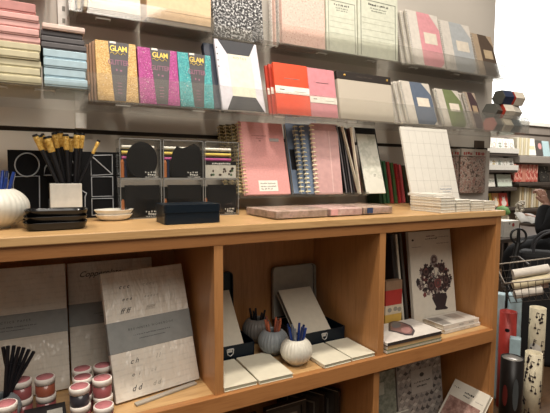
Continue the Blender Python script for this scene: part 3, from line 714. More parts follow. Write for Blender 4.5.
# flat clear cases
CASEC = speckle('wood_print_card', [(.3,'#8d7a6e'),(.5,'#b09a8c'),(.6,'#c4a9a0'),(.75,'#a08d84')], 40, .6)
def flatcase(p0, w, d, rz, col, label, tagm):
    t = thing('flat_clear_case', label, 'case', T(p0.x, p0.y, CTZ+.0003, rz), 'flat clear cases')
    MB().rbox((.002,.002,.002), (w-.002,d-.002,.019), .001).build('contents', col, t)
    MB().rbox((0,0,0), (w,d,.0225), .0015).build('shell', CLEARBOX, t)
    if tagm: MB().box((w*tagm[0],-.0008,.004), (w*tagm[1],.0,.0185)).build('tag', tagm[2], t)
pa = onZ((278,219), CTZ)
flatcase(V((.480,.897,0)), .150, .160, .03, CASEC, 'flat clear case with brown contents nearest the navy tin', None)
flatcase(V((.634,.900,0)), .105, .150, .03, speckle('pink_print_card', [(.3,'#a98a86'),(.5,'#c9a9a4'),(.7,'#dcc6c0')], 50, .6), 'flat clear case with pink contents and a white and red tag', (.02,.22,plain('pink_tag','#d8a5a5',.5)))
flatcase(V((.742,.906,0)), .105, .145, .03, CASEC, 'flat clear case with a navy tag, nearest the white pad', (.12,.30,plain('navy_tag','#2c3f63',.5)))

# big white pad leaning against the middle shelf
WPAD = plain('white_pad', '#d6d3cb', .6, vary=.02)
M, w, h = lean((414,208), (461,205.5), (399,127), 1.045, CTZ, .008, .071)
h = min(h, .274)
def dec_grid(b, w, h):
    for k in range(1,6): b.box((.001,h*k/6.3,.0001), (w-.001,h*k/6.3+.0007,.0003), 1)
    for k in range(1,7): b.box((w*k/7,.002,.0001), (w*k/7+.0006,h*.95,.0003), 1)
    b.bars(w*.60,w*.86,h*.20,h*.018,.0004,2,6); b.bars(w*.66,w*.82,h*.17,h*.010,.0004,2,7); b.box((w*.62,h*.245,.0001),(w*.86,h*.248,.0004),2)
    b.box((.001,h*.955,.0001), (w-.001,h*.958,.0004), 1)
    return [plain('faint_grid','#b9b7b0',.7), plain('bluish_print','#8f97a3',.7)]
t = thing('desk_pad', 'large white gridded desk pad leaning upright at the back of the counter', 'pad', M); book_parts(t, w, h, .008, WPAD, deco=dec_grid)

# stacks of small white notebooks
STK = plain('white_booklet', '#d3cfc6', .6, vary=.03)
def stack(x0, y0, w, d, n, th, where, jit):
    for k in range(n):
        q = random.Random(k*7+int(x0*1000))
        t = thing('pocket_notebook', 'small white pocket notebook in the %s of the four stacks, %s' % (where, ('lowest','second up','third up','fourth up','topmost')[k]), 'notebook', T(x0+q.uniform(-jit,jit), y0+q.uniform(-jit,jit), CTZ+.0003+th*k), 'pocket notebooks')
        MB().rbox((0,0,0), (w,d,.001), .0004, 0, 1).rbox((0,0,th-.0013), (w,d,th-.0003), .0004, 0, 1).box((0,d-.0012,.001), (w,d,th-.0013)).build('cover', STK, t)
        MB().box((.001,.001,.001), (w-.001,d-.0012,th-.0013)).build('pages', PAGES, t)
X0 = onZ((451,214), CTZ).x
stack(X0, .868, .058, .115, 5, .0084, 'leftmost and tallest', .0012)
stack(X0+.064, .870, .058, .115, 4, .0084, 'second from the left', .0012)
stack(X0+.128, .869, .054, .115, 4, .0076, 'third from the left', .0010)
stack(X0+.184, .870, .050, .115, 3, .0092, 'rightmost', .0008)

t = thing('pocket_notebook', 'small white pocket notebook lying loose across the tops of the two left stacks', 'notebook', T(X0+.012, .905, CTZ+.0003+.0084*5+.0004, -.03), 'pocket notebooks')
MB().rbox((0,0,0), (.075,.105,.0075), .0006, 0, 1).build('cover', STK, t)
# coloured slim books behind the pad
cols = [('#27402c','dark green'),('#35583a','green'),('#2f5a3c','bottle green'),('#9c3b3a','brick red'),('#4b6b40','leaf green'),('#b8323a','bright red'),('#c95b63','coral'),('#3a3f2c','olive'),('#c07f3a','amber')]
for k, (c, nm) in enumerate(cols):
    px = 377.5+3.9*k
    edgebook((px+5.0,206), (px,159.5+.9*k), 1.218, .07, .0105, plain('slim_'+c[1:], c, .5), '%s slim book standing upright behind the white desk pad' % nm, 'book', 'slim books', name='slim_book', z=CTZ+.001, pages=None)
# ------------------------------------------------------------------ left cubby: practice pads, workbook, jars
def leanv(bl, br, tl, z, t=.012):
    a = onZ(bl, z); b = onZ(br, z); x = b-a; w = x.length; x.normalize()
    d = ray(tl); q = EYE + d*((a-EYE).dot(x)/d.dot(x))
    u = q-a; u -= x*u.dot(x); h = u.length; u.normalize(); n = x.cross(u)
    a.z += t*max(0, V((u.x,u.y,0)).length)+.0005
    return frame(a, x, u, n), w, h
PAPW = wrapped('wrapped_ruled_paper', '#d8d0c2'); PAPW2 = wrapped('wrapped_ruled_paper_grey', '#cfc7ba')
def paper_pack(M, w, h, th, label, band, words, script, mat):
    t = thing('paper_pack', label, 'paper pad', M)
    b = MB(); b.rbox((0,0,-th), (w,h,0), .0015)
    for (st, x, y, s, c) in script: b.text(st, h*s, w*x, h*y, .0006, c+1, shear=.45, align='LEFT', bold=.004)
    b.build('paper', [mat, DARKTXT, plain('faint_script','#aaa296',.7)], t)
    b = MB(); b.rbox((-.0006,h*band[0],-th-.0006), (w+.0006,h*band[1],.0008), .0008, 0, 1)
    mid = h*(band[0]*.35+band[1]*.65)
    b.text(words, h*.024, w*.5, mid, .0011, 1, sp=1.55)
    b.bars(w*.28,w*.72,h*(band[0]*.55+band[1]*.45),h*.010,.0009,2,3); b.bars(w*.34,w*.66,h*(band[0]*.68+band[1]*.32),h*.009,.0009,2,4)
    b.build('paper_band', [GREYBAND, plain('band_print','#3c3e3d',.6), plain('band_small_print','#55575a',.6)], t)

xr = onZ((70.4,388.7), SH)
def pack_frame(x0, x1, y, dy, h, th):
    u = V((0,dy,math.sqrt(h*h-dy*dy))).normalized(); n = V((1,0,0)).cross(u)
    return frame((x0,y,SH+th*u.y+.0005), (1,0,0), u, n)
HP1 = (onY((66,264.7), 1.09)-V((0,1.028,SH))).dot(V((0,.062,.27)).normalized()); HP2 = (onY((72,264.5), 1.117)-V((0,1.062,SH))).dot(V((0,.055,.27)).normalized())
paper_pack(pack_frame(-.165, .0485, 1.028, .062, HP1, .012), .2135, HP1, .012, 'wrapped pack of practice paper with a grey band, leaning at the left of the cubby', (.45,.635), 'PRACTICE PAPER', [], PAPW2)
paper_pack(pack_frame(.0535, .245, 1.062, .055, HP2, .012), .1915, HP2, .012, 'wrapped paper pack with handwritten script, half hidden behind the workbook', (.45,.64), 'PRACTICE', [('Copperplate', .12, .87, .07, 0)], PAPW2)
M, w, h = leanv((116.4,406.5), (199.8,380.5), (100.3,275.8), SH)
paper_pack(M, w, h, .013, 'large wrapped beginners workbook with handwriting rows, leaning at the front of the cubby', (.36,.60), 'BEGINNERS WORKBOOK',
    [('c c c', .18, .855, .045, 0), ('e e e', .20, .755, .04, 0), ('ff ff', .16, .655, .06, 0), ('c h', .20, .26, .055, 0), ('o   i', .20, .165, .04, 0), ('d d', .18, .055, .06, 0),
     ('c c c c', .46, .855, .04, 1), ('e e e e e', .46, .755, .035, 1), ('ffffff', .46, .655, .05, 1), ('l l', .5, .26, .05, 1), ('c c', .42, .165, .04, 1), ('d d', .42, .055, .05, 1)], wrapped('wrapped_workbook_paper', '#ddd5c8'))
pts = onZ((136,405.5), SH); p2 = onZ((196,383.5), SH)
# thin grey card lying under the workbook's front edge
a = math.atan2(p2.y-pts.y, p2.x-pts.x)
tag(MB().rbox((0,-.002,0), ((p2-pts).length,.010,.004), .0006).build('grey_board', plain('grey_pulp_board','#a49c90',.8), None, T(pts.x, pts.y-.004, SH+.0003, a)), 'thin grey board strip lying in front of the workbook', 'board')

# jars
PINKL = plain('pink_lid_label', '#b97479', .55, vary=.12, scale=120); JARW = plain('white_lid_rim', '#e2dad2', .4); JR = .0182; JH = .0342
def jar(x, y, lvl, fill, label):
    z = SH+.0004+lvl*(JH+.0004)
    t = thing('powder_jar', label, 'jar', T(x, y, z), 'jars with pink lids')
    MB().lathe([(0,0),(JR*.93,0),(JR*.95,.002),(JR*.95,.0225),(0,.0225)], n=24).build('jar_body', fill, t)
    MB().lathe([(0,.0228),(JR,.0228),(JR,JH-.0012),(JR-.0012,JH),(JR*.84,JH),(JR*.84,JH-.0006),(0,JH-.0006)], n=28).build('lid', JARW, t)
    MB().lathe([(0,JH-.0004),(JR*.86,JH-.0004),(JR*.86,JH+.0001),(0,JH+.0001)], n=28).build('lid_label', PINKL, t)
JP = plain('rose_powder', '#8c4a4c', .35, coat=.6); JD = plain('dark_powder', '#2d2a31', .3, coat=.6); JO = plain('rust_powder', '#96513d', .35, coat=.6); JB = plain('brown_powder', '#5d3735', .35, coat=.6)
for x, y, f, who in ((.069,.962,JB,'in the back row, by the script paper pack'),(.108,.960,JB,'in the back row, next to the workbook edge'),(.0665,.921,JP,'in the second row, just behind the dark jar'),(.100,.899,JP,'close to the workbook corner'),(.058,.8825,JD,'at the front left of the cluster'),(-.039,.962,JP,'before the practice paper, left one'),(.0015,.955,JO,'before the practice paper, right one')):
    jar(x, y, 0, JP, 'lower pink lidded jar of a pair, '+who); jar(x-.001, y+.001, 1, f, 'upper pink lidded jar of a pair, '+who)
jar(.096, .8595, 0, JP, 'single low pink lidded jar at the front edge of the cubby, by the workbook')
jar(-.060, .874, 0, JP, 'pink lidded jar at the far left under another one'); jar(-.061, .8745, 1, JP, 'pink lidded jar at the far left on top of another one')
_, zt, rr = pot(-.074, .940, SH+.0003, .034, RIBG, 'grey ribbed pot of black brush pens at the left edge of the cubby')
for k, (tp, yy) in enumerate((((8,346),.94),((14,345.5),.95),((19,347),.94),((24,347.5),.955),((29,349.5),.945),((34,351.5),.95),((3,347),.945))):
    a = onY(tp, yy); bot = V((-.074-.004*math.cos(k), .940+.006*math.sin(k*2), SH+.012)); mid = V((-.074+.012+.0016*k-.004, .938+.002*k, SH+.0003+zt))
    d = (a-mid).normalized(); st = mid-d*.018; L = (a-st).length
    M = frame(st, d.orthogonal(), d.cross(d.orthogonal()), d)
    t = thing('brush_pen', 'black brush pen fanning out of the grey pot at the lower left', 'pen', M, 'black brush pens')
    MB().tube((0,0,0), (0,0,L*.7), .0026, .0034, 8).build('barrel', INK, t); MB().tube((0,0,L*.705), (0,0,L), .0036, .0033, 8).build('cap', INK, t)
t = thing('flat_box', 'flat black box with a gold emblem and grey label, left of the jar cluster', 'box', T(-.036, .868, SH+.0004))
b = MB(); b.rbox((0,0,0), (.070,.068,.020), .001); b.prism(ellipse(.020,.030,.009,.012,9), .02, .0206, 1); b.box((.038,.010,.02), (.064,.045,.0205), 2); b.build('box', [BLACK, plain('beige_emblem','#c9ab82',.5), GREYTXT], t)

# ------------------------------------------------------------------ middle cubby: open tins, pots, notebooks
GREYTIN = plain('grey_tin_lining', '#a8a49b', .45)
LEAF = plain('grey_cream_leaf', '#c9c1b0', .7, vary=.03)
def open_tin(x0, y0, w, d, lining, label, liddy=.010, hgt=.155):
    t = thing('open_tin', label, 'tin', T(x0, y0, SH+.0004), 'open tins')
    o_, i_ = tin_body(w, d, .04)
    b = MB(); n = len(o_); H = .040
    inn = [(w/2+(x-w/2)*.965, d/2+(y-d/2)*.965) for x, y in o_]
    vs = [(x,y,0) for x,y in o_]+[(x,y,H) for x,y in o_]+[(x,y,H) for x,y in inn]+[(x,y,.002) for x,y in inn]
    fs = [tuple(range(n))[::-1]]
    for j in range(3): fs += [(j*n+i, j*n+(i+1)%n, (j+1)*n+(i+1)%n, (j+1)*n+i) for i in range(n)]
    fs.append(tuple(3*n+i for i in range(n)))
    b.add(vs, fs); b.build('base', NAVY, t)
    # lid standing open at the back: local x right, y up
    LM = frame((0, d+.0005, H*.9), (1,0,0), (0,liddy,hgt), (0,-hgt,liddy))
    def rr(o, r=.012):
        pts = []
        for cx, cy_, a0 in ((w-r,hgt-r,0),(r,hgt-r,90)):
            for k in range(7): a = R_(a0+15*k); pts.append((cx+(r-o)*math.cos(a), cy_+(r-o)*math.sin(a)))
        return pts+[(o,o),(w-o,o)]
    b = MB(); b.prism(rr(0), -.004, -.002, 0); b.prism(rr(.004), -.002, -.0012, 1)
    out, inn = rr(0), rr(.0018); n = len(out)
    vs = [(x,y,-.002) for x,y in out]+[(x,y,.010) for x,y in out]+[(x,y,.010) for x,y in inn]+[(x,y,-.002) for x,y in inn]
    fs = []
    for j in range(3): fs += [(j*n+i, j*n+(i+1)%n, (j+1)*n+(i+1)%n, (j+1)*n+i) for i in range(n)]
    b.add(vs, fs, 2); b.build('lid', [NAVY, lining, lining], t, LM)
    # latch
    c = MB(); cx = w*.5
    c.rbox((cx-.006,-.0022,.024), (cx+.006,0,.034), .001); c.path([(cx-.009,-.003,.033),(cx-.007,-.004,.021),(cx,-.0045,.016),(cx+.007,-.004,.021),(cx+.009,-.003,.033)], .0013, 6); c.tube((cx-.008,-.003,.033),(cx+.008,-.003,.033),.0018,None,8)
    c.build('latch', CHROME, t)
    return t
open_tin(.3375, 1.000, .140, .150, plain('navy_lining','#131c27',.4), 'open navy tin at the left of the middle cubby, its dark lid standing up', .006)
open_tin(.603, .985, .149, .160, GREYTIN, 'open navy tin at the right of the middle cubby, its grey lined lid standing up', .006)
def leanbook(x0, w, y0, z0, y1, z1, th, label):
    u = V((0,y1-y0,z1-z0)); h = u.length; u.normalize(); n = V((1,0,0)).cross(u)
    t = thing('notebook', label, 'notebook', frame((x0,y0,z0), (1,0,0), u, n))
    cm = LEAF
    b = MB(); b.rbox((0,0,-.0015), (w,h,0), .0006, 0, 1); b.build('front_cover', cm, t)
    MB().box((.001,.001,-th+.0015), (w-.001,h-.001,-.0015)).build('pages', plain('grey_page_block','#6f6c66',.8), t)
    b = MB(); b.rbox((0,0,-th), (w,h,-th+.0015), .0006, 0, 1); b.build('back_cover', cm, t)
leanbook(.347, .108, 1.014, .545, 1.122, onY((229,290),1.12).z, .014, 'grey cream notebook propped in the left open tin')
leanbook(.609, .110, 1.002, .545, 1.122, onY((275.2,291),1.12).z, .016, 'grey cream notebook propped in the right open tin')
LEAF2 = plain('cream_cover', '#d5cfbb', .6, vary=.03)
def flatbook(x, y, w, d, rz, label, th=.0095, z=SH):
    t = thing('notebook', label, 'notebook', T(x, y, z+.0004, rz), 'cream notebooks lying flat')
    b = MB(); b.rbox((0,0,th-.0015), (w,d,th), .0006, 0, 1); b.rbox((0,0,0), (w,d,.0015), .0006, 0, 1); b.box((0,0,.0015), (.0012,d,th-.0015)); b.build('cover', LEAF2, t)
    MB().box((.0012,.0015,.0015), (w-.0015,d-.0015,th-.0015)).build('pages', plain('sage_pages','#a9ab98',.8), t)
flatbook(.338, .861, .078, .132, .0, 'cream notebook lying flat in front of the left open tin, nearest the wooden divider')
flatbook(.4195, .857, .086, .138, -.02, 'cream notebook lying flat between the left tin and the pale round pot')
flatbook(.594, .859, .082, .118, .03, 'cream notebook lying flat between the pale round pot and the one by the right divider')
flatbook(.679, .862, .074, .118, .0, 'cream notebook lying flat against the right divider of the middle cubby')
x, y = .527, 1.092; _, zt, rr = pot(x, y, SH+.0003, .041, RIBD, 'taupe ribbed pot with dark pens, rearmost of the three in the middle cubby')
pens(x, y, SH+.012, SH+zt, rr, 5, .084, [INK], 'dark pen in the rearmost ribbed pot', 'dark pens', seed=8)
x, y = .527, .996; _, zt, rr = pot(x, y, SH+.0003, .0395, RIBG, 'blue grey ribbed pot with copper pencils, middle one of the three in the cubby')
pens(x, y, SH+.012, SH+zt, rr, 7, .084, [COPPER, COPPER, plain('dark_copper','#7a4336',.4)], 'copper pencil in the blue grey ribbed pot', 'copper pencils', name='pencil', cat='pencil', seed=4)
x, y = .549, .916; _, zt, rr = pot(x, y, SH+.0003, .0395, plain('ribbed_pale_ceramic','#cbc7bb',.35), 'pale ribbed pot with blue pens, frontmost of the three in the middle cubby')
pens(x, y, SH+.012, SH+zt, rr, 8, .086, [BLUEP2, BLUEP, plain('silver_pen','#8f97a6',.3,.6)], 'blue pen in the pale pot of the middle cubby', 'blue pens in the cubby pot', seed=6)

# ------------------------------------------------------------------ right cubby: books and magazines
ARTP = plain('warm_white_cover', '#d9d2c4', .55, vary=.03)
INKS = [plain('ink_dark','#33292c',.6), plain('ink_brown','#5a4442',.6), plain('ink_red','#7a4443',.6), plain('ink_grey','#8b7f7b',.6)]
x0, x1, yb = 1.004, 1.189, .972
a = onY((416.4,315), yb); tl = onX((408,233), x0); u = V((0,tl.y-yb,tl.z-SH)); h = u.length; u.normalize()
M = frame((x0,yb,SH+.012*u.y+.0005), (1,0,0), u, V((1,0,0)).cross(u)); w = x1-x0
def dec_flower(b, w, h):
    q = random.Random(11)
    b.prism([(w*.50,h*.13),(w*.78,h*.12),(w*.80,h*.135),(w*.74,h*.16),(w*.80,h*.25),(w*.78,h*.30),(w*.46,h*.31),(w*.44,h*.26),(w*.52,h*.165),(w*.49,h*.145)], .0001, .0004, 1)
    for k in range(190):
        an = q.uniform(0, 2*PI); rd = math.sqrt(q.random())
        cx = w*(.53+.40*rd*math.cos(an)); cy_ = h*(.46+.19*rd*math.sin(an))
        s = w*q.uniform(.012,.045); c = q.choice((1,1,1,2,2,3,4)); o = q.uniform(0,6)
        zz = .0002+.00000*k+.0003*q.random()
        b.prism([(cx+s*(1+.35*math.cos(5*i*2*PI/10+o))*math.cos(i*2*PI/10), cy_+s*(1+.35*math.cos(5*i*2*PI/10+o))*math.sin(i*2*PI/10)) for i in range(10)], .0001, zz, c)
    for (fx,fy,c) in ((.34,.56,1),(.72,.58,2),(.55,.68,4),(.60,.42,3),(.80,.44,1),(.44,.40,1)):
        for r_, cc in ((.085,c),(.06,2 if c != 2 else 1),(.03,c)): b.prism(ellipse(w*fx, h*fy, w*r_, w*r_, 14), .0001, .0005+.0001*(.085-r_)*30, cc)
    for k in range(14):
        an = q.uniform(-.4, PI+.4); L = q.uniform(.2,.33)
        b.path([(w*.55,h*.47,.0006),(w*(.55+L*1.25*math.cos(an)), h*(.47+L*.8*math.sin(an)), .0006)], .0006, 4, 1)
        b.prism(ellipse(w*(.55+L*1.25*math.cos(an)), h*(.47+L*.8*math.sin(an)), w*.02, w*.02, 8), .0001, .0007, q.choice((1,2,3)))
    b.bars(w*.40,w*.60,h*.935,h*.012,.0003,3,2); b.bars(w*.38,w*.66,h*.905,h*.014,.0003,1,3); b.bars(w*.06,w*.26,h*.83,h*.008,.0003,4,4); b.bars(w*.62,w*.95,h*.92,h*.008,.0003,4,5); b.bars(w*.64,w*.95,h*.85,h*.008,.0003,4,6)
    b.prism(ellipse(w*.09,h*.91,w*.025,w*.018,8), .0001, .0004, 1)
    return INKS
t = thing('art_book', 'tall white book with a dark bouquet in a basket on its cover', 'book', M); book_parts(t, w, h, .012, ARTP, deco=dec_flower)
GREYM = speckle('grey_marbled_board', [(.3,'#6f6f6c'),(.5,'#9b9a95'),(.7,'#c2c0b9')], 60, .6)
for k, (bp, tp, yy, c, lab) in enumerate((((409.5,316),(401.5,233),1.005,'#4b4541','thin dark book standing just left of the bouquet book'),((405,316),(397,234),1.005,'#8b847c','thin grey book standing second left of the bouquet book'),((400.5,316),(392.5,235),1.005,'#2f2b2b','thin black book standing third left of the bouquet book'))):
    edgebook(bp, tp, yy, .05, .009, plain('thin_'+c[1:], c, .5), lab, 'book', 'thin books by the bouquet book', name='thin_book', z=SH+.0008, pages=PAGES if k == 1 else None)
edgebook((398,316), (389.5,235), 1.128, .03, .022, GREYM, 'grey marbled book standing in the back corner of the right cubby', 'book', None, name='thin_book', z=SH+.0008)
xa, xb = onY((385.8,300), .979).x, onY((402.0,300), .979).x
t = thing('small_box', 'small box in red, cream and yellow bands behind the magazines', 'box', T(xa, .979, SH+.0004))
b = MB(); zz = onY((394,281), .979).z-SH
for z0, z1, mi in ((0,.34,0),(.34,.52,1),(.52,.82,2),(.82,1,3)): b.rbox((0,0,zz*z0), (xb-xa,.022,zz*z1), .0006, mi, 1)
for (cx, cz) in ((.25,.43),(.6,.44),(.85,.42)): b.prism(ellipse((xb-xa)*cx, zz*cz, .008, .007, 10), 0, .0004, 4, Matrix(((1,0,0,0),(0,0,-1,0),(0,1,0,0),(0,0,0,1))))
b.build('box', [plain('box_yellow','#c9a24e',.6), plain('box_cream','#cdbfa6',.6), plain('box_red','#a8322c',.6), plain('box_brown','#8b6f58',.6), plain('box_grey','#8f8a80',.6)], t)
MAGC = [plain('white_gloss_cover','#e4ded6',.3,coat=.4), plain('black_gloss_cover','#26242a',.35), plain('kraft_cover','#c8a678',.6)]
for k, (c, pg, lab) in enumerate(((plain('olive_cover','#6a6b52',.5),PAGES,'lowest'),(MAGC[2],plain('tan_pages','#cfae80',.7),'middle'),(MAGC[0],plain('black_tan_edge','#4a4038',.6),'topmost'))):
    th = .0098; z = SH+.0004+k*(th+.0003)
    t = thing('magazine', ('magazine lying at the bottom of the stack at the left of the right cubby','magazine in the middle of the stack at the left of the right cubby','white magazine with a picture of tinted glasses, on top of the stack')[k], 'magazine', T(.787+.002*(k%2), .856+.002*(k==1), z, .0), 'stacked magazines')
    w, d = .203, .118
    b = MB(); b.rbox((0,0,th-.0018), (w,d,th), .0006, 0, 1).rbox((0,0,0), (w,d,.0018), .0006, 1, 1)
    b.box((0,0,.0018), (.0015,d,th-.0018), 2)
    if k == 2:
        q = [(.10,.33),(.06,.52),(.10,.62),(.20,.66),(.40,.60),(.56,.47),(.63,.33),(.60,.24),(.47,.20),(.25,.26)]
        L = lambda p: (lambda v: (v.x-t.location.x, v.y-t.location.y))(onZ(p, z+th))
        pts_ = [(388.5,331),(388.5,323),(393,320.8),(402,322),(411,325.5),(415,331),(413,335.5),(406,335.5),(396,332.5)]
        b.prism([L(p) for p in pts_], th, th+.0004, 3)
        b.prism([L((401.5+(p[0]-401.5)*.84, 327.3+(p[1]-327.3)*.8)) for p in pts_], th, th+.0006, 4)
        b.prism([L((396+5*math.cos(a*.45), 325+3.2*math.sin(a*.45))) for a in range(14)], th, th+.0008, 5); b.prism([L((406+5*math.cos(a*.45), 330+3*math.sin(a*.45))) for a in range(14)], th, th+.0008, 6)
    b.build('cover', [c, MAGC[1] if k == 2 else c, WHITE, plain('dark_lens','#4a4246',.3), plain('lens_rose','#8d6a66',.3), plain('lens_blue','#6d6f78',.3), plain('lens_pink','#b28580',.3)], t)
    MB().box((.0016,.002,.0019), (w-.002,d-.002,th-.0019)).build('pages', pg, t)
for k in range(2):
    th = .0135 if k else .011; z = SH+.0004+k*.0114
    t = thing('notebook', ('lower white book lying in front of the bouquet book','upper grey white book in clear wrap lying in front of the bouquet book')[k], 'book', T(1.040-.004*k, .889+.002*k, z, .02), 'books lying under the bouquet book')
    w, d = .158, .078
    b = MB(); b.rbox((0,0,th-.0018), (w,d,th), .0006, 0, 1).rbox((0,0,0), (w,d,.0018), .0006, 0, 1); b.box((0,0,.0018), (w,.0015,th-.0018))
    b.bars(w*.25,w*.42,th*.3,th*.4,0,1,3) if False else None
    FR = Matrix(((1,0,0,0),(0,0,-1,0),(0,1,0,0),(0,0,0,1)))
    s = MB(); s.bars(w*.42,w*.55,th*.3,th*.35,0,0,3+k); s.bars(w*.70,w*.86,th*.3,th*.35,0,0,5+k)
    if k: b.prism([(w*.02,d*.1),(w*.25,d*.05),(w*.3,d*.8),(w*.05,d*.9)], th, th+.0004, 1); b.prism([(w*.5,d*.3),(w*.75,d*.25),(w*.8,d*.85),(w*.5,d*.9)], th, th+.0004, 2)
    b.build('cover', [plain('pearl_cover','#cfc9c0',.35,coat=.4), plain('cover_grey','#8b857f',.4), plain('cover_taupe','#a89c92',.4)], t)
    MB().box((.002,.0016,.0019), (w-.002,d-.002,th-.0019)).build('pages', PAGES, t)
    s.build('spine_lettering', GREYTXT, t, FR)

# ------------------------------------------------------------------ lower cubbies
PATT = MB()
x0, x1, yb = .972, 1.168, .985
zt = onY((421,360), 1.02).z
u = V((0,.03,zt-LOWZ)); h = u.length; u.normalize(); M = frame((x0,yb,LOWZ+.0008+.018*u.y), (1,0,0), u, V((1,0,0)).cross(u)); w = x1-x0
def dec_blocks(b, w, h):
    n = 9; m_ = 13; q = random.Random(5)
    for i in range(n):
        for j in range(m_):
            cx, cy_ = w*(i+.5)/n+(w/n*.25 if j % 2 else -w/n*.25), h*(j+.5)/m_; a_, b_ = w/n*.48, h/m_*.62
            L = max(cx-a_, .001); Rr = min(cx+a_, w-.001); B = max(cy_-b_*.5, .001); Tt = min(cy_+b_, h-.001)
            b.prism([(cx,B),(Rr,cy_),(cx,min(cy_+b_*.5,h-.001)),(L,cy_)], .0001, .0003, q.choice((1,2,3)))
            b.prism([(L,cy_),(cx,min(cy_+b_*.5,h-.001)),(cx,Tt)], .0001, .0004, q.choice((2,3,4)))
    b.box((w*.30,h*.62,.0001), (w*.78,h*.90,.0008), 5); b.bars(w*.36,w*.72,h*.74,h*.02,.0008,6,3); b.bars(w*.42,w*.64,h*.69,h*.025,.0008,6,4); b.prism(ellipse(w*.54,h*.83,w*.05,w*.035,8), .0008, .0011, 6)
    return [plain('block_white','#b9b2aa',.6), plain('block_grey','#7c7774',.6), plain('block_dark','#4b4746',.6), plain('block_mauve','#8d7d78',.6), plain('block_label','#a8a29b',.6), DARKTXT]
t = thing('patterned_notebook', 'notebook covered in grey geometric facets with a plain label, in the lower right cubby', 'notebook', M); book_parts(t, w, h, .018, plain('facet_base','#97908a',.6), deco=dec_blocks)
SAGE = speckle('sage_marbled_cover', [(.3,'#5f6459'),(.5,'#878b7d'),(.7,'#a3a596')], 55, .6)
u = V((0,.03,h)).normalized(); M = frame((.872,.985,LOWZ+.0008+.014*u.y), (1,0,0), u, V((1,0,0)).cross(u))
t = thing('notebook', 'sage marbled notebook standing left of the faceted notebook', 'notebook', M); book_parts(t, .094, h*.985, .014, SAGE, deco=lambda b,w,h: (b.box((w*.2,h*.74,.0001),(w*.5,h*.88,.0006),1), [plain('sage_label','#b7b6a6',.6)])[1])
# book leaning against the right side panel
tr = onX((489.5,400), 1.188); tlb = onX((450,379.5), 1.188); tlb.y = min(tlb.y, .972)
w = tr.y and abs(tlb.y-tr.y); s = .15; top = (tr.z+tlb.z)/2; u = V((s,0,top-LOWZ)); h = u.length; u.normalize(); nrm = V((0,-1,0)).cross(u)
M = frame(V((1.188-s+.004, tlb.y, LOWZ+.016*abs(u.x)+.001)), (0,-1,0), u, nrm)
def dec_tilt(b, w, h):
    b.box((w*.06,h*.02,.0001), (w*.94,h*.78,.0005), 1); b.bars(w*.08,w*.24,h*.90,h*.02,.0003,2,3); b.bars(w*.40,w*.66,h*.88,h*.028,.0003,2,4); b.bars(w*.40,w*.58,h*.84,h*.02,.0003,2,5); b.bars(w*.74,w*.94,h*.84,h*.012,.0003,3,6)
    return [speckle('rose_brown_print', [(.3,'#6e5048'),(.5,'#97746a'),(.62,'#b39288'),(.75,'#7c5d55')], 45, .6), DARKTXT, GREYTXT]
t = thing('art_book', 'book with a rose brown picture, tilted against the right side of the lower cubby', 'book', M); book_parts(t, w, h, .016, ARTP, deco=dec_tilt)
u = V((0,.05,.27)).normalized(); q0 = onY((399,407), .915)
M = frame((.825,.895,LOWZ+.0025), (1,0,0), u, V((1,0,0)).cross(u))
t = thing('notebook', 'plain grey notebook at the front of the lower right cubby, only its top showing', 'notebook', M); book_parts(t, .125, (onY((415,405.5), .94).z-LOWZ)*1.01, .012, plain('plain_grey_cover','#8a847d',.6))
# dark framed boards in the lower middle cubby
FRB = plain('black_frame', '#1c1a1a', .35); FRG = plain('dark_picture', '#3b3835', .4); PALEE = plain('silver_edge', '#8e8a84', .35, .5)
def framed(x, y, w, h, rz, label):
    t = thing('picture_frame', label, 'frame', T(x, y, LOWZ+.0004, rz), 'dark frames')
    b = MB(); b.rbox((0,0,0), (.014,.016,h), .001); b.rbox((w-.014,0,0), (w,.016,h), .001); b.rbox((.014,0,0), (w-.014,.016,.014), .001); b.rbox((.014,0,h-.014), (w-.014,.016,h), .001); b.box((.002,-.0006,h-.003), (w-.002,.0,h-.001), 1)
    b.build('moulding', [FRB, PALEE], t); MB().box((.013,.006,.013), (w-.013,.012,h-.013)).build('picture', FRG, t)
    b = MB()
    for z0, z1 in ((.12,.14),(.86,.88)): b.box((w*.2,.0055,h*z0), (w*.8,.006,h*z1))
    for x0_, x1_ in ((.2,.23),(.77,.8)): b.box((w*x0_,.0055,h*.12), (w*x1_,.006,h*.88))
    b.build('inner_line', PALEE, t)
framed(.500, .985, .125, .262, .02, 'dark framed picture facing out in the lower middle cubby')
framed(.600, 1.110, .150, .262, -1.02, 'black frame seen along its top edge in the lower middle cubby, left of its twin')
framed(.640, 1.120, .165, .262, -1.02, 'black frame seen along its top edge in the lower middle cubby, nearest the right divider')
framed(.350, .990, .130, .255, .0, 'dark framed picture in the lower middle cubby, at the left')
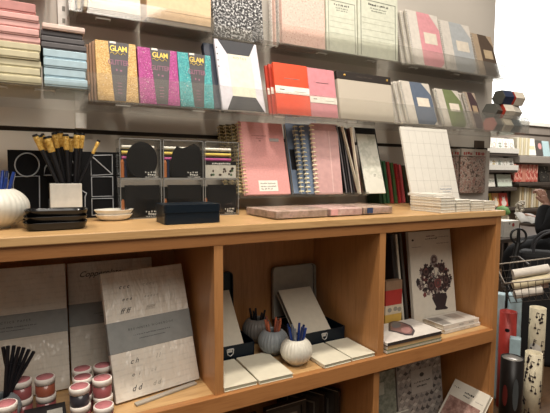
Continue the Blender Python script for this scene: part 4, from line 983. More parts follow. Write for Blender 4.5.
# ------------------------------------------------------------------ hexagonal boxes at the end of the middle shelf
HC = {n: plain('hex_'+n, c, .5) for n, c in dict(red='#b8402f', navy='#2a3450', white='#d8d0c2', grey='#5a5a55', teal='#2f4148', cream='#cfc4ae', pale='#bdb8ae', blush='#c98b80').items()}
R = .031; a_ = R*math.cos(PI/6); HL = .0525
xh = onY((489.5,126), 1.165).x
def hx(col, lvl, body, end, label, yaw=0, dx=0):
    """hexagonal box lying along the shelf, its end facing left"""
    z = GZ+.0006+a_+lvl*(2*a_+.0008)
    P6 = lambda r: [(r*math.cos(k*PI/3), r*math.sin(k*PI/3)) for k in range(6)]
    M = Matrix.Translation((xh+.0555*col+dx, 1.166, z)) @ Matrix.Rotation(yaw, 4, 'Z') @ Matrix(((0,0,-1,0),(-1,0,0,0),(0,1,0,0),(0,0,0,1)))
    t = thing('hexagonal_box', label, 'box', M, 'hexagonal boxes')
    MB().prism(P6(R), -HL, -.0035).build('body', HC[body], t); MB().prism(P6(R), -.0033, 0).build('end_cap', HC[end], t)
hx(0, 0, 'grey', 'blush', 'grey hexagonal box with a blush end, lowest at the left of the hexagon pile', .1); hx(0, 1, 'grey', 'grey', 'dark grey hexagonal box on top of the left column of the hexagon pile', .25)
hx(1, 0, 'cream', 'cream', 'cream hexagonal box, lowest in the middle of the hexagon pile'); hx(1, 1, 'white', 'red', 'red ended hexagonal box in the middle of the hexagon pile', -.12); hx(1, 2, 'navy', 'grey', 'navy hexagonal box with a grey end on top of the middle column', -.1, -.008)
hx(2, 0, 'teal', 'teal', 'dark teal hexagonal box, lowest at the right of the hexagon pile'); hx(2, 1, 'pale', 'white', 'pale hexagonal box halfway up the right column of the hexagon pile', .1); hx(2, 2, 'white', 'red', 'red ended hexagonal box at the very top right of the hexagon pile', -.15, .006)

# cellophane bags and sign plate on the wall
BAGP = speckle('brown_red_confetti', [(.3,'#33262480'[:7]),(.44,'#6d554b'),(.5,'#c9bcae'),(.56,'#8a5148'),(.7,'#b9aa9c')], 75, .3, spec=.6)
def bag(px0, px1, yy, lab):
    a = onY((px0,yy[1]), 1.285); b_ = onY((px1,yy[1]), 1.285); zt = onY((px0,yy[0]), 1.285).z; h = zt-a.z; w = b_.x-a.x
    t = thing('cellophane_bag', lab, 'bag', frame((a.x,1.285,a.z), (1,0,0), (0,0,1), (0,-1,0)), 'cellophane bags')
    b = MB(); n = 10; vs = []; fs = []
    for j in range(n+1):
        for i in range(n+1):
            fx, fy = i/n, j/n; vs.append((w*fx, h*.84*fy, .018*math.sin(PI*fx)**.6*math.sin(PI*min(1, fy*.9+.1))**.5+.0004*math.sin(i*3+j*5)))
    for j in range(n):
        for i in range(n): fs.append((j*(n+1)+i, j*(n+1)+i+1, (j+1)*(n+1)+i+1, (j+1)*(n+1)+i))
    b.add(vs, fs, 0, True); b.box((0,0,-.006), (w,h*.84,-.0005), 0); b.build('bag', BAGP, t)
    c = MB(); MB().tube((w*.5,h*.94,-.0148), (w*.5,h*.94,.012), .0016, None, 8).build('hook', STEELW, t); c.rbox((0,h*.84,-.004), (w,h,.004), .001); c.bars(w*.08,w*.42,h*.86,h*.09,.0042,1,4); c.bars(w*.55,w*.92,h*.86,h*.09,.0042,1,7); c.build('header_card', [plain('pale_header','#c9bfb4',.5), plain('red_print','#a8453f',.6)], t)
bag(459.5, 484.5, (148.5,193), 'wide bag of brown and red confetti pattern hanging right of the white desk pad'); bag(447, 457.5, (148.5,191), 'narrow bag of brown and red confetti pattern just behind the white desk pad')
a = onY((474,148), 1.298); b_ = onY((483.5,141), 1.298)
tag(MB().rbox((0,-.006,0), (b_.x-a.x,0,b_.z-a.z), .001).build('wall_plate', plain('dark_brown_plate','#4a3d33',.5), None, T(a.x,1.2985,a.z)), 'small dark brown plate on the wall above the confetti bags', 'plate')

# ------------------------------------------------------------------ far display: racks, cards and books
FY = 2.86
def fz(y, x=500): return onY((x, y), FY).z
def fx(x, y=180): return onY((x, y), FY).x
LEDGE = plain('dark_ledge', '#4f463f', .5); RACKG = plain('grey_rack', '#9b938a', .55)
rk = thing('card_rack', 'grey card rack of white ledges beyond the counter end', 'rack', T(0,0,0))
for y in (152.5,169,187.5,207.5):
    MB().rbox((fx(478),FY-.02,fz(y)-.035), (fx(515.5),2.9645,fz(y)), .004).build('ledge', LEDGE, rk)
for y in (150,167,): MB().box((fx(478),FY-.026,fz(y)-.03), (fx(515.5),FY-.021,fz(y)+.02)).build('front_strip', plain('clear_white_strip','#d9d5cc',.35), rk)
for x in (478,515): MB().box((fx(x)-.01,2.965,.002), (fx(x)+.01,2.992,fz(136))).build('upright', LEDGE, rk)
rk2 = thing('book_rack', 'grey book rack of thick ledges behind the person', 'rack', T(0,0,0))
for y in (156,182.5,208.5):
    MB().rbox((fx(516.5),FY-.03,fz(y,530)-(.075 if y < 160 else .035)), (fx(575),2.9655,fz(y,530)), .006).build('ledge', RACKG if y < 160 else LEDGE, rk2)
for x in (516.8,574): MB().box((fx(x)-.008,2.966,.002), (fx(x)+.008,2.992,fz(140,530))).build('upright', LEDGE, rk2)
def card(x0, x1, y0, y1, mat, name, lab, cat, group, th=.012, deco=None, yoff=0, ref=500):
    ln = .18 if th < .02 else 0
    X0, X1 = fx(x0), fx(x1); Z0, Z1 = fz(y1,ref)+.002+th*ln, fz(y0,ref)
    t = thing(name, lab, cat, frame((X0,FY+.012+yoff,Z0), (1,0,0), (0,ln,1), (0,-1,ln)), group)
    b = MB(); h = Z1-Z0; w = X1-X0; b.rbox((0,0,-th), (w,h,0), .001, 0, 1); mats = [mat]
    if deco: mats += deco(b, w, h)
    b.build('cover', mats, t)
def ink(col, kind):
    m_ = plain('motif_'+col[1:], col, .6)
    def f(b, w, h):
        if kind == 'plant':
            b.path([(w*.5,h*.15,.001),(w*.48,h*.5,.001),(w*.55,h*.8,.001)], w*.025, 4, 1)
            for s in (-1,1):
                for q in (.4,.6): b.prism(ellipse(w*(.5+.16*s), h*q, w*.13, h*.07, 8), .0005, .0012, 1)
        elif kind == 'ring': b.ring((w*.5,h*.5,.001), (0,0,1), w*.28, w*.03, 14, 4, 1)
        elif kind == 'animal':
            b.prism(ellipse(w*.5,h*.25,w*.32,h*.24,12), .0005, .0012, 1); b.prism(ellipse(w*.5,h*.55,w*.2,h*.15,10), .0005, .0013, 1)
            for s in (-1,1): b.prism([(w*(.5+.08*s),h*.64),(w*(.5+.2*s),h*.64),(w*(.5+.17*s),h*.80)], .0005, .0013, 1)
        elif kind == 'band': b.box((w*.12,h*.35,.0003), (w*.88,h*.55,.001), 1)
        return [m_]
    return f
CW = plain('bright_white_card', '#efece4', .5)
for r, (y0, y1) in enumerate(((137.5,152),(157.5,168.5))):
    for k in range(5):
        x = 486.5+5.75*k
        card(x, x+5.4, y0, y1, CW, 'greeting_card', 'white greeting card, %s of five in the %s row of the far rack' % (('leftmost','second','middle','fourth','rightmost')[k], ('top','second')[r]), 'card', 'white greeting cards', deco=ink(('#9aa39b','#b5aa9a','#8d9a8f','#a79b8e','#98908a')[k] if r == 0 else ('#b08f86','#b7a274','#7f8a80','#9b8c74','#7d7a76')[k], ('plant','ring','plant')[(k+r) % 3]))
PG = plain('pale_green_booklet', '#c5cdbd', .6); PW = plain('pale_booklet', '#ddd8cc', .6)
for k, x in enumerate((486.5,489.8,493.1,499.5,503.0,506.5,510.0)):
    card(x, x+3.6, 174, 187, PW if k < 3 else PG, 'booklet', 'pale booklet, %s from the left in the far rack third row' % ('first','second','third','fourth','fifth','sixth','seventh')[k], 'booklet', 'pale booklets in the third row', deco=ink('#a7a79b','band'))
for k, (x, c, d, k_, lab) in enumerate(((486.3,'#c3ae4e','#24221f','animal','mustard card with a black animal shape'),(495.8,'#d8955e','#e9dcc8','animal','orange card with a pale animal shape'),(502.6,'#c84a3c','#e6d6cc','animal','red card with a pale animal shape'))):
    card(x, x+(8.6 if k == 0 else 6.2 if k == 1 else 8.0), 193, 207, plain('bright_'+c[1:], c, .5), 'greeting_card', lab+' in the bottom row of the far rack', 'card', 'bright cards', deco=ink(d, k_))
for k in range(6): card(516.8+2.1*k, 518.6+2.1*k, 138.0, 155.5, plain('cream_spine','#d4c8a4',.6) if k % 2 else plain('ivory_spine','#e3dcc6',.6), 'booklet', 'cream booklet spine on the far top ledge, %s from the left' % ('first','second','third','fourth','fifth','sixth')[k], 'booklet', 'cream booklets', th=.09, ref=530)
card(529.5, 536.3, 137.5, 155.5, CW, 'book', 'white book facing out on the top ledge behind the person', 'book', None, ref=530, deco=ink('#d8cfae','band'))
card(537, 543.3, 139, 155.8, plain('slate_book','#5a5552',.5), 'book', 'slate book with a pink disc on the top ledge', 'book', None, ref=530, deco=lambda b,w,h: (b.prism(ellipse(w*.62,h*.62,w*.28,h*.2,14), .0003, .001, 1), [plain('pink_disc','#d79a98',.5)])[1])
card(544, 550.5, 139.5, 156, plain('ice_blue_book','#b9d3d8',.5), 'book', 'ice blue book at the right end of the top ledge', 'book', None, ref=530)
FLRED = speckle('red_floral', [(.3,'#5b2320'),(.42,'#b4473c'),(.52,'#d98f7f'),(.6,'#e8c9b4'),(.7,'#c3564a')], 22, .5)
for k in range(6): card(515.2+3.95*k, 518.9+3.95*k, 164.5, 182, FLRED if k != 2 else plain('salmon_book','#d08875',.5), 'book', 'red floral book on the middle ledge, %s from the left' % ('first','second','third','fourth','fifth','sixth')[k], 'book', 'red floral books', th=.05, ref=530)
card(541.5, 551, 165.5, 182.3, speckle('dark_floral', [(.4,'#2a2724'),(.6,'#37332e'),(.64,'#cfc4b0')], 30, .5), 'book', 'dark book with pale flowers on the middle ledge', 'book', None, ref=530)
for k in range(11): card(521.5+2.45*k, 523.3+2.45*k, 186.8+.3*k, 208, plain(('cream_folder','tan_folder','ivory_folder')[k % 3], ('#d9cbaa','#bfa77e','#e4dcc8')[k % 3], .6), 'paper_folder', 'cream folder standing edge on by the raised hand, %s from the left' % ('first','second','third','fourth','fifth','sixth','seventh','eighth','ninth','tenth','eleventh')[k], 'folder', 'cream folders', th=.10, ref=530)
# low goods between counter and far wall
lowt = thing('display_table', 'low dark table of goods beyond the counter end', 'table', T(2.86,2.02,0))
MB().rbox((-.1,0,.50), (1.0,.6,.53), .004).build('tabletop', LEDGE, lowt)
for q in ((-.06,.04),(.92,.04),(-.06,.56),(.92,.56)): MB().tube((q[0],q[1],0), (q[0],q[1],.4995), .02, None, 10).build('leg', BLACKM, lowt)
def lowbox(x0, x1, y0, y1, Y, d, mats, nm, lab, cat, z=.5304):
    a = onY((x0,y1), Y); b_ = onY((x1,y1), Y); zt = onY((x0,y0), Y).z
    t = thing(nm, lab, cat, T(a.x, Y, z)); return t, b_.x-a.x, zt-z
t, w, h = lowbox(503.5, 518.5, 221.5, 240, 2.06, .12, None, 'gift_box', 'white gift box with a grey and red ornament behind the black stand', 'box')
b = MB(); b.rbox((0,0,0), (w,.12,h), .002); FRf = Matrix(((1,0,0,0),(0,0,-1,0),(0,1,0,0),(0,0,0,1)))
b.prism(ellipse(w*.6,h*.75,w*.08,w*.08,8), 0, .001, 1, FRf); b.prism(ellipse(w*.35,h*.85,w*.05,w*.05,8), 0, .001, 2, FRf); b.build('box', [WHITE, plain('red_dot','#b14a44',.6), GREYTXT], t)
t, w, h = lowbox(504, 514.5, 206, 218, 2.20, .03, None, 'plush_toy', 'pale toy with a green cap beside the counter end', 'toy')
MB().lathe([(0,0),(w*.34,.0),(w*.42,h*.3),(w*.36,h*.62),(w*.2,h*.72),(0,h*.74)], (w*.5,.06,0), 20).build('body', plain('cream_plush','#d8cbb2',.8), t); MB().lathe([(w*.4,h*.68),(w*.45,h*.74),(w*.3,h*.92),(0,h)], (w*.5,.06,0), 20).build('cap', plain('green_cap','#6f9a5a',.6), t)
SPRIG = plain('white_dried_flower', '#c9bfae', .7); STEMM = plain('dark_stem', '#4e4234', .7)
for k, px in enumerate((520,524,528)):
    a = onY((px,232), 2.10); t = thing('dried_sprig', 'sprig of white dried flowers beyond the black stand, %s of three' % ('left','middle','right')[k], 'flowers', T(a.x, 2.11+.03*k, .5304), 'dried sprigs')
    MB().path([(0,0,0),(.012*(k-1),.01,.10),(.02*(k-1),.0,.235)], .003, 5).build('stem', STEMM, t); b = MB(); q = random.Random(k)
    for i in range(26):
        r = .008+.006*q.random(); c = V((.02*(k-1)+q.uniform(-.02,.02), q.uniform(-.012,.012), q.uniform(.09,.25)))
        b.lathe([(0,-r),(r*.8,-r*.5),(r,0),(r*.7,r*.6),(0,r)], c, 8)
    b.build('flowers', SPRIG, t)

# ------------------------------------------------------------------ gift tubes, stand and wire basket by the counter end
def gift_tube(x, y, h, r, mat, label, tilt=(0,0), cap=None, extra=None, open_top=True, deco=None):
    d = V((tilt[0],tilt[1],1)).normalized(); M = frame((x,y,.001+r*math.hypot(*tilt)), d.orthogonal(), d.cross(d.orthogonal()), d)
    M = frame((x,y,.001+r*math.hypot(*tilt)), V((1,0,-d.x/d.z)), d.cross(V((1,0,-d.x/d.z))), d)
    t = thing('gift_tube', label, 'tube', M, 'gift wrap tubes')
    b = MB(); prof = [(0,0),(r,0),(r,h),(r-.003,h)]+([(r-.003,h-.03),(0,h-.03)] if open_top else [(0,h)]); b.lathe(prof, n=28); deco and deco(b); b.build('tube', mat, t)
    if cap: MB().lathe([(r-.0028,h-.010),(r-.0028,h-.003),(0,h-.003)], n=28).build('end_cap', cap, t)
    if extra: extra(t)
    return t
REDT = plain('red_tube', '#b13a33', .45); DKT = plain('dark_tube', '#1d1a19', .35, spec=.3); ICE = plain('ice_blue_paper', '#a9c3cc', .5); MUS = plain('music_cream', '#ddd3b8', .55); SIL = plain('foil_cap', '#c3bfb8', .3, .6, bump=.6, scale=80)
def curved(t, r, z0, z1, a0, a1, mat, name, blob=False):
    b = MB(); n = 12; vs = []
    for i in range(n+1):
        a = a0+(a1-a0)*i/n
        if blob: s = math.sqrt(max(0, 1-(2*i/n-1)**2)); zz0, zz1 = (z0+z1)/2-(z1-z0)/2*s, (z0+z1)/2+(z1-z0)/2*s
        else: zz0, zz1 = z0, z1
        vs += [((r+.0006)*math.cos(a), (r+.0006)*math.sin(a), zz0), ((r+.0006)*math.cos(a), (r+.0006)*math.sin(a), zz1)]
    b.add(vs, [(2*i, 2*i+2, 2*i+3, 2*i+1) for i in range(n)], 0, True); b.build(name, mat, t)
FACE = math.atan2(-1, -1.55)   # direction from the tubes to the viewer
def notes(b, r, h, z0, seed):
    q = random.Random(seed)
    for k in range(26):
        a = FACE+q.uniform(-1.2,1.2); z = q.uniform(z0, h-.012); c = V(((r+.0004)*math.cos(a), (r+.0004)*math.sin(a), z)); n = V((math.cos(a),math.sin(a),0))
        b.tube(c, c+V((0,0,.020)), .0012, None, 5, 1); b.tube(c-n*.0005, c+n*.0012, .0048, None, 8, 1)
        if k % 2: tx = V((-math.sin(a),math.cos(a),0)); b.tube(c+V((0,0,.02)), c+V((0,0,.017))+tx*.010, .0013, None, 5, 1)
gift_tube(1.53, 1.00, .315, .0385, DKT, 'dark gift tube with a foil end, nearest the counter end', cap=SIL, extra=lambda t: (curved(t, .0385, .14, .22, FACE-.75, FACE-.25, plain('red_patch','#6d2a27',.5), 'red_print', True), curved(t, .0385, .13, .25, FACE+.15, FACE+.7, plain('figure_patch','#4b5154',.5), 'figure_print', True)))
gift_tube(1.735, 1.160, .415, .0335, REDT, 'red gift tube standing just behind the dark one', extra=lambda t: (curved(t, .0335, .335, .350, FACE-.30, FACE+.25, BLACK, 'dark_bird_mark', True), curved(t, .0335, .16, .245, FACE+.1, FACE+1.1, CREAM, 'cream_oval', True)))
gift_tube(1.95, 1.165, .40, .033, [MUS, INKS[0]], 'cream gift tube printed with music notes, right of the pale blue ones', deco=lambda b: notes(b, .033, .40, .02, 3), extra=lambda t: curved(t, .034, .185, .245, FACE-1.0, FACE+.6, WHITE, 'oval_tag', True))
gift_tube(1.72, 1.035, .285, .031, [MUS, INKS[0]], 'lower cream gift tube printed with music notes, beside the white oval tag', deco=lambda b: notes(b, .031, .275, .02, 8))
def bluebox(x, y, h, w, lab, seed):
    t = thing('gift_box', lab, 'box', T(x, y, .001, .55), 'pale blue gift boxes')
    b = MB(); b.rbox((-w/2,-w/2,0), (w/2,w/2,h), .003); 
    FRq = Matrix(((1,0,0,0),(0,0,-1,-w/2),(0,1,0,0),(0,0,0,1))); q = random.Random(seed)
    for k in range(3):
        z = h*(.9-.2*k); b.path([(-w*.2,z,.0006),(-w*.05,z+.015,.0006),(w*.05,z-.012,.0006),(w*.2,z+.01,.0006),(w*.1,z-.03,.0006),(-w*.12,z-.022,.0006)], .0016, 5, 1, FRq)
    b.build('box', [ICE, INKS[0]], t)
bluebox(1.86, 1.215, .46, .055, 'tall pale blue square gift box with black script beside the red tube', 1); bluebox(1.69, 1.095, .33, .040, 'shorter pale blue gift box with black script between the red and cream tubes', 2); bluebox(1.775, 1.235, .47, .05, 'pale blue square gift box at the back of the tube group', 3)
# black stand with a ring, and the tilted wire basket
sx, sy = 2.02, 1.36
top = onY((518.5,236), sy); t = thing('display_stand', 'black metal stand with a ring on top beside the counter end', 'stand', T(sx-.03, sy, .001))
off = top-V((sx-.03, sy, .001))
b = MB(); b.lathe([(0,0),(.085,0),(.085,.008),(.02,.014),(0,.014)], n=28); b.build('base', BLACKM, t)
b = MB(); b.path([(0,0,.012),(0,0,off.z*.5),(off.x,off.y,off.z-.035)], [.011,.012,.013], 10); b.build('post', BLACKM, t)
b = MB(); b.ring((off.x,off.y,off.z), (-.55,-.83,.1), .036, .0055, 26, 8); b.tube((off.x,off.y,off.z-.04), (off.x,off.y,off.z+.034), .010, .007, 8); b.build('ring', BLACKM, t)
WIRE = plain('pale_wire', '#a69c90', .4, .3); DWIRE = plain('dark_wire', '#4d4640', .4, .3)
bc = onY((530,281), 1.05); BM = Matrix.Translation(bc) @ Matrix.Rotation(-.70, 4, 'Z') @ Matrix.Rotation(.30, 4, 'X') @ Matrix.Rotation(-.20, 4, 'Y')
t = thing('wire_basket', 'tilted wire basket full of paper rolls beside the black stand', 'basket', BM)
W2, D2, H2 = .105, .075, .048
b = MB()
for z, k in ((-H2,.86),(-H2*.33,.91),(H2*.33,.955),(H2,1.0)): b.path([(-W2*k,-D2*k,z),(W2*k,-D2*k,z),(W2*k,D2*k,z),(-W2*k,D2*k,z)], .0022 if z == H2 else .0013, 6, 0, None, True)
for i in range(9):
    f = -1+2*i/8
    for s in (-1,1): b.path([(W2*f*.86,s*D2*.86,-H2),(W2*f,s*D2,H2)], .0012, 5)
    b.path([(W2*f*.86,-D2*.86,-H2),(W2*f*.86,D2*.86,-H2)], .0012, 5)
for i in range(6):
    f = -1+2*i/5
    for s in (-1,1): b.path([(s*W2*.86,D2*f*.86,-H2),(s*W2,D2*f,H2)], .0012, 5)
b.build('wire_mesh', DWIRE, t)
b = MB(); b.path([(-W2,-D2,H2),(W2,-D2,H2),(W2,D2,H2),(-W2,D2,H2)], .0032, 6, 0, None, True); b.build('rim', WIRE, t)
arm = BM.inverted() @ V((2.0,1.34,bc.z+.02)); MB().path([(W2*.2,D2,H2*.6),((W2*.2+arm.x)/2,(D2+arm.y)/2,(H2+arm.z)/2+.01),tuple(arm)], .004, 6).build('hook_arm', DWIRE, t)
ROLLS = [plain('white_roll','#d5cec4',.6), plain('pinkish_roll','#c9a99c',.6), plain('cream_roll','#d3c7a8',.6)]
for k, (x, y, z, rz, L, r, c, lab) in enumerate(((-.02,-.040,-.024,.15,.10,.017,0,'white paper roll low at the front of the wire basket'),(.0,.0,-.024,.15,.12,.017,1,'pinkish paper roll low in the middle of the wire basket'),(.01,.040,-.024,.15,.12,.017,0,'white paper roll low at the back of the wire basket'),(.0,-.021,.010,.15,.14,.017,2,'cream paper roll on top at the front of the wire basket'),(.02,.020,.010,.15,.15,.017,0,'white paper roll on top at the back of the wire basket'),(.005,.0,.0435,.10,.13,.017,0,'white paper roll topmost in the middle of the wire basket'))):
    M = BM @ Matrix.Translation((x,y,z)) @ Matrix.Rotation(rz, 4, 'Z')
    tag(MB().tube((-L/2,0,0), (L/2,0,0), r, None, 18).build('paper_roll', ROLLS[c], None, M), lab, 'roll', 'rolls in the wire basket')

# ------------------------------------------------------------------ person at the right edge
def skin_mesh(name, verts, edges, radii, mat, root=0, lvl=2, parent=None):
    me = bpy.data.meshes.new(name); me.from_pydata(verts, edges, []); o = bpy.data.objects.new(name, me); C.objects.link(o)
    sm = o.modifiers.new('skin', 'SKIN'); sm.use_smooth_shade = True; 
    for i, r in enumerate(radii): me.skin_vertices[0].data[i].radius = (r, r) if not isinstance(r, tuple) else r
    me.skin_vertices[0].data[root].use_root = True
    su = o.modifiers.new('sub', 'SUBSURF'); su.levels = su.render_levels = lvl
    dg = bpy.context.evaluated_depsgraph_get(); nm = bpy.data.meshes.new_from_object(o.evaluated_get(dg)); bpy.data.objects.remove(o); bpy.data.meshes.remove(me)
    nm.name = name; nm.materials.clear()
    for q in (mat if isinstance(mat, list) else [mat]): nm.materials.append(q)
    for p in nm.polygons: p.use_smooth = True
    o = bpy.data.objects.new(name, nm); C.objects.link(o)
    if parent is not None: o.parent = parent
    return o
PX, PY = 2.98, 1.50
SK = .45
pr = thing('person', 'person in black at the right edge holding an open magazine, one hand raised', 'person', T(PX, PY, 0))
SKIN = plain('skin', '#c89a86', .5, vary=.04); CLOTH = plain('black_clothing', '#0e0e11', .8, vary=.2, bump=.3); HAIR = plain('dark_hair', '#2a201b', .5)
def loc(p): return tuple(V(p)-V((PX,PY,0)))
fd = V((-.42,.91,0)).normalized(); rv = V((fd.y,-fd.x,0))
h1 = onY((546.5,203), 1.60); h2 = onY((541.5,220), 1.64); el1 = onY((541,236), 1.56); el2 = V((3.0,1.74,.69))
P3 = lambda f, r, z: tuple(fd*f+rv*r+V((0,0,z)))
LK, RK = P3(.40,-.10,.50), P3(.40,.10,.50); LF, RF = P3(.36,-.11,.09), P3(.36,.11,.09); LT, RT = P3(.50,-.12,.04), P3(.50,.12,.04)
w1 = h1+(el1-h1).normalized()*.035; w2 = h2+(el2-h2).normalized()*.035
bv = [P3(0,0,.53),P3(.02,0,.68),P3(.03,0,.82),P3(.03,0,.95),P3(.04,0,1.03),P3(.08,0,1.10),P3(.09,0,1.20),
      P3(.03,-.16,.935),loc(el1),loc(w1),loc(h1), P3(.03,.16,.935),loc(el2),loc(w2),loc(h2),
      P3(.06,-.09,.51),LK,LF,LT,P3(.06,.09,.51),RK,RF,RT]
be = [(0,1),(1,2),(2,3),(3,4),(4,5),(5,6),(3,7),(7,8),(8,9),(9,10),(3,11),(11,12),(12,13),(13,14),(0,15),(15,16),(16,17),(17,18),(0,19),(19,20),(20,21),(21,22)]
br_ = [(.15,.11),(.14,.10),(.15,.10),(.12,.085),.055,.075,.085,.06,.045,.03,.026,.06,.045,.03,.026,.085,.06,.042,.035,.085,.06,.042,.035]
body = skin_mesh('body', bv, be, br_, SKIN, 0, 2, pr)
# coat and trousers: a slightly larger surface that stops at the neck, wrists and ankles
cv = [P3(0,0,.53),P3(.02,0,.68),P3(.03,0,.82),P3(.03,0,.94),P3(.04,0,1.005),P3(.03,-.16,.935),loc(el1),loc(h1+(el1-h1).normalized()*.012),P3(.03,.16,.935),loc(el2),loc(h2+(el2-h2).normalized()*.012),P3(.06,-.09,.51),LK,LF,P3(.06,.09,.51),RK,RF]
ce_ = [(0,1),(1,2),(2,3),(3,4),(3,5),(5,6),(6,7),(3,8),(8,9),(9,10),(0,11),(11,12),(12,13),(0,14),(14,15),(15,16)]
cr = [(.19,.15),(.17,.13),(.18,.13),(.15,.11),.068,.078,.064,.040,.078,.064,.040,.11,.08,.06,.11,.08,.06]
skin_mesh('coat', cv, ce_, cr, CLOTH, 0, 2, pr)
fa = math.atan2(fd.y, fd.x)-PI/2
for s in (-.11,.11):
    b = MB(); q = P3(.40,s,0); b.rbox((-.045,-.09,.002), (.045,.17,.09), .035, 0, 4, Matrix.Translation(q) @ Matrix.Rotation(fa, 4, 'Z')); b.build('shoe', plain('black_shoe','#111112',.4), pr)
HM = Matrix.Translation(P3(.085,0,1.185)) @ Matrix.Rotation(fa, 4, 'Z')
b = MB(); b.lathe([(0,.125),(.05,.12),(.090,.07),(.100,.0),(.094,-.06),(.06,-.10),(.0,-.06)], (0,-.018,.01), 24, sy=1.1, M=HM); b.build('hair', HAIR, pr)
for s in (-1,1):
    MB().lathe([(0,-.012),(.009,-.006),(.012,0),(.009,.006),(0,.012)], (.032*s,.084,.005), 10, 0, HM).build('eye', plain('eye_white','#d8d4ce',.3), pr)
    MB().lathe([(0,-.03),(.008,-.02),(.012,0),(.008,.02),(0,.03)], (.087*s,.0,-.01), 10, 0, HM).build('ear', SKIN, pr)
MB().lathe([(0,-.02),(.013,-.012),(.010,.01),(0,.03)], (0,.092,-.03), 10, 0, HM).build('nose', SKIN, pr)
MB().rbox((-.022,.075,-.068), (.022,.087,-.058), .003, 0, 2, HM).build('mouth', plain('lips','#a86a62',.5), pr)
st = thing('stool', 'low black stool under the person in black', 'stool', T(PX, PY, .001))
MB().lathe([(0,.31),(.17,.31),(.18,.32),(.18,.34),(.17,.35),(0,.35)], n=32).build('seat', BLACKM, st)
for k in range(4): a = PI/4+k*PI/2; MB().tube((.16*math.cos(a),.16*math.sin(a),0), (.12*math.cos(a),.12*math.sin(a),.3095), .014, None, 10).build('leg', BLACKM, st)
def hand(pos, dirv, side, curl, label=None):
    """palm plus five separately jointed fingers, one skinned surface"""
    d = V(dirv).normalized(); upv = V((0,0,1)); sd = d.cross(upv).normalized()*side; dn = d.cross(sd)*side
    o = V(pos); vs = [o-d*.02, o+d*.03, o+d*.055]; es = [(0,1),(1,2)]; rs = [.024,.026,.024]
    pm = skin_mesh('palm', [tuple(p) for p in vs], es, [(.022,.015),(.030,.015),(.028,.014)], SKIN, 0, 2, pr)
    for k, (q, L) in enumerate(((-.026,.060),(-.009,.072),(.009,.076),(.026,.066))):
        b0 = o+d*.04+sd*q; p1 = b0+d*(.02+L*.42)-dn*0; p2 = p1+(d*math.cos(curl)+dn*math.sin(curl))*L*.35; p3 = p2+(d*math.cos(curl*2)+dn*math.sin(curl*2))*L*.28
        skin_mesh('finger', [tuple(x) for x in (b0,p1,p2,p3)], [(0,1),(1,2),(2,3)], [.0095,.009,.008,.007], SKIN, 0, 1, pr)
    b0 = o+d*.005-sd*.02; p1 = b0-sd*.022+d*.022; p2 = p1+d*.026-sd*.006+dn*.008
    skin_mesh('thumb', [tuple(x) for x in (b0,p1,p2)], [(0,1),(1,2)], [.012,.010,.008], SKIN, 0, 1, pr)
hand(loc(h1), tuple((h1-el1).normalized()*.5+V((-.15,.5,.5))), 1, 1.1); hand(loc(h2), tuple((h2-el2).normalized()*.35+V((.05,.7,.2))), -1, .9)
# the open magazine held in the lower hand
a = onY((519.5,221), 1.24); b_ = onY((541,228), 1.14)
mc = h2+V((-.085,.03,.005))
M = frame(mc, (.85,-.45,-.12), (.35,.75,.45), V((.85,-.45,-.12)).cross(V((.35,.75,.45))))
M = M.to_3x3(); xx = M.col[0].normalized(); zz = M.col[2].normalized(); yy2 = zz.cross(xx); M = frame(mc, xx, yy2, zz)
t = thing('open_magazine', 'open magazine with pale pages held by the person in black', 'magazine', M)
MB().rbox((-.065,-.05,-.003), (.065,.06,-.0005), .001).build('cover', plain('grey_cover','#8d8780',.5), t)
for s in (-1,1):
    b = MB(); n = 8; vs = []; 
    for i in range(n+1):
        f_ = i/n; vs += [(s*.063*f_,-.048,.010*math.sin(PI*f_)**.7+.0003), (s*.063*f_,.058,.010*math.sin(PI*f_)**.7+.0003)]
    b.add(vs, [(2*i,2*i+2,2*i+3,2*i+1) if s > 0 else (2*i,2*i+1,2*i+3,2*i+2) for i in range(n)], 0, True); b.build('page_leaf', plain('pale_page','#c9c5bd',.6), t)
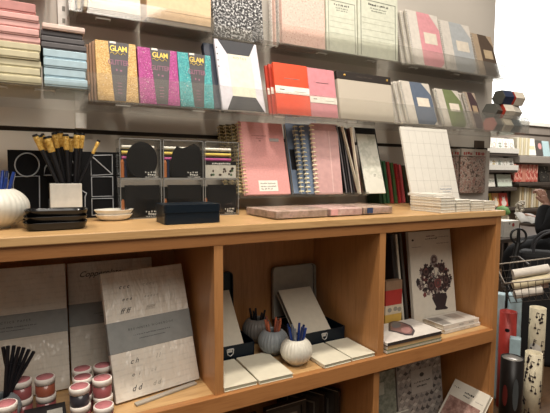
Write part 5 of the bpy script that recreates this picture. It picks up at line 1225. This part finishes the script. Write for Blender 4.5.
# black tote bag hanging from the arm
bt = onY((551,262),1.33); t = thing('tote_bag', 'tall black bag with looped handles standing on the floor behind the wire basket', 'bag', T(bt.x, bt.y, .001, -.9))
b = MB(); b.rbox((-.15,-.05,0), (.15,.05,.60), .03, 0, 3); b.build('bag', plain('black_canvas','#131316',.7), t)
for y in (-.04,.04): MB().path([(-.085,y,.58)]+[(-.085*math.cos(PI*k/12),y,.60+.10*math.sin(PI*k/12)) for k in range(13)]+[(.085,y,.58)], .006, 8).build('handle', plain('dark_grey_strap','#3b3b3f',.5), t)

# ------------------------------------------------------------------ light
def lamp(kind, loc_, energy, col, size=.2, target=None, spot=None):
    d = bpy.data.lights.new('scene_light', kind); d.energy = energy; d.color = col
    if kind == 'AREA': d.shape = 'DISK'; d.size = size
    if kind == 'SPOT': d.spot_size = R_(spot); d.spot_blend = .6; d.shadow_soft_size = size
    o = bpy.data.objects.new('scene_light', d); C.objects.link(o); o.location = loc_
    if target is not None: o.rotation_euler = (V(target)-V(loc_)).to_track_quat('-Z', 'Y').to_euler()
    return o
WARM = (1,.90,.77)
lamp('SPOT', (.15,.46,2.75), 88, WARM, .06, (.45,1.05,.9), 75)
lamp('SPOT', (-.75,.40,2.75), 78, WARM, .06, (.0,1.15,1.1), 70)
lamp('SPOT', (1.25,.40,2.75), 70, WARM, .06, (1.15,1.1,.9), 75)
lamp('AREA', (.3,-.55,2.5), 38, (1,.92,.82), 1.5, (.5,1,.8))  # broad soft fill added from the front, not an actual fixture
lamp('SPOT', (1.35,.55,2.75), 10, WARM, .1, (1.4,1.3,1.65), 60)  # unseen wall wash, added to brighten the upper wall at the right
lamp('AREA', (4.2,1.9,2.9), 90, (1,.95,.88), 1.0, (4.5,3,1.1))  # unseen area light added to brighten the far display wall
wd = bpy.data.worlds.new('world'); scene.world = wd; wd.use_nodes = True
wd.node_tree.nodes['Background'].inputs['Color'].default_value = lin('#dccfbe'); wd.node_tree.nodes['Background'].inputs['Strength'].default_value = .24
scene.view_settings.view_transform = 'Standard'; scene.view_settings.look = 'None'; scene.view_settings.gamma = 1; scene.view_settings.exposure = -0.08
scene.view_settings.use_curve_mapping = False
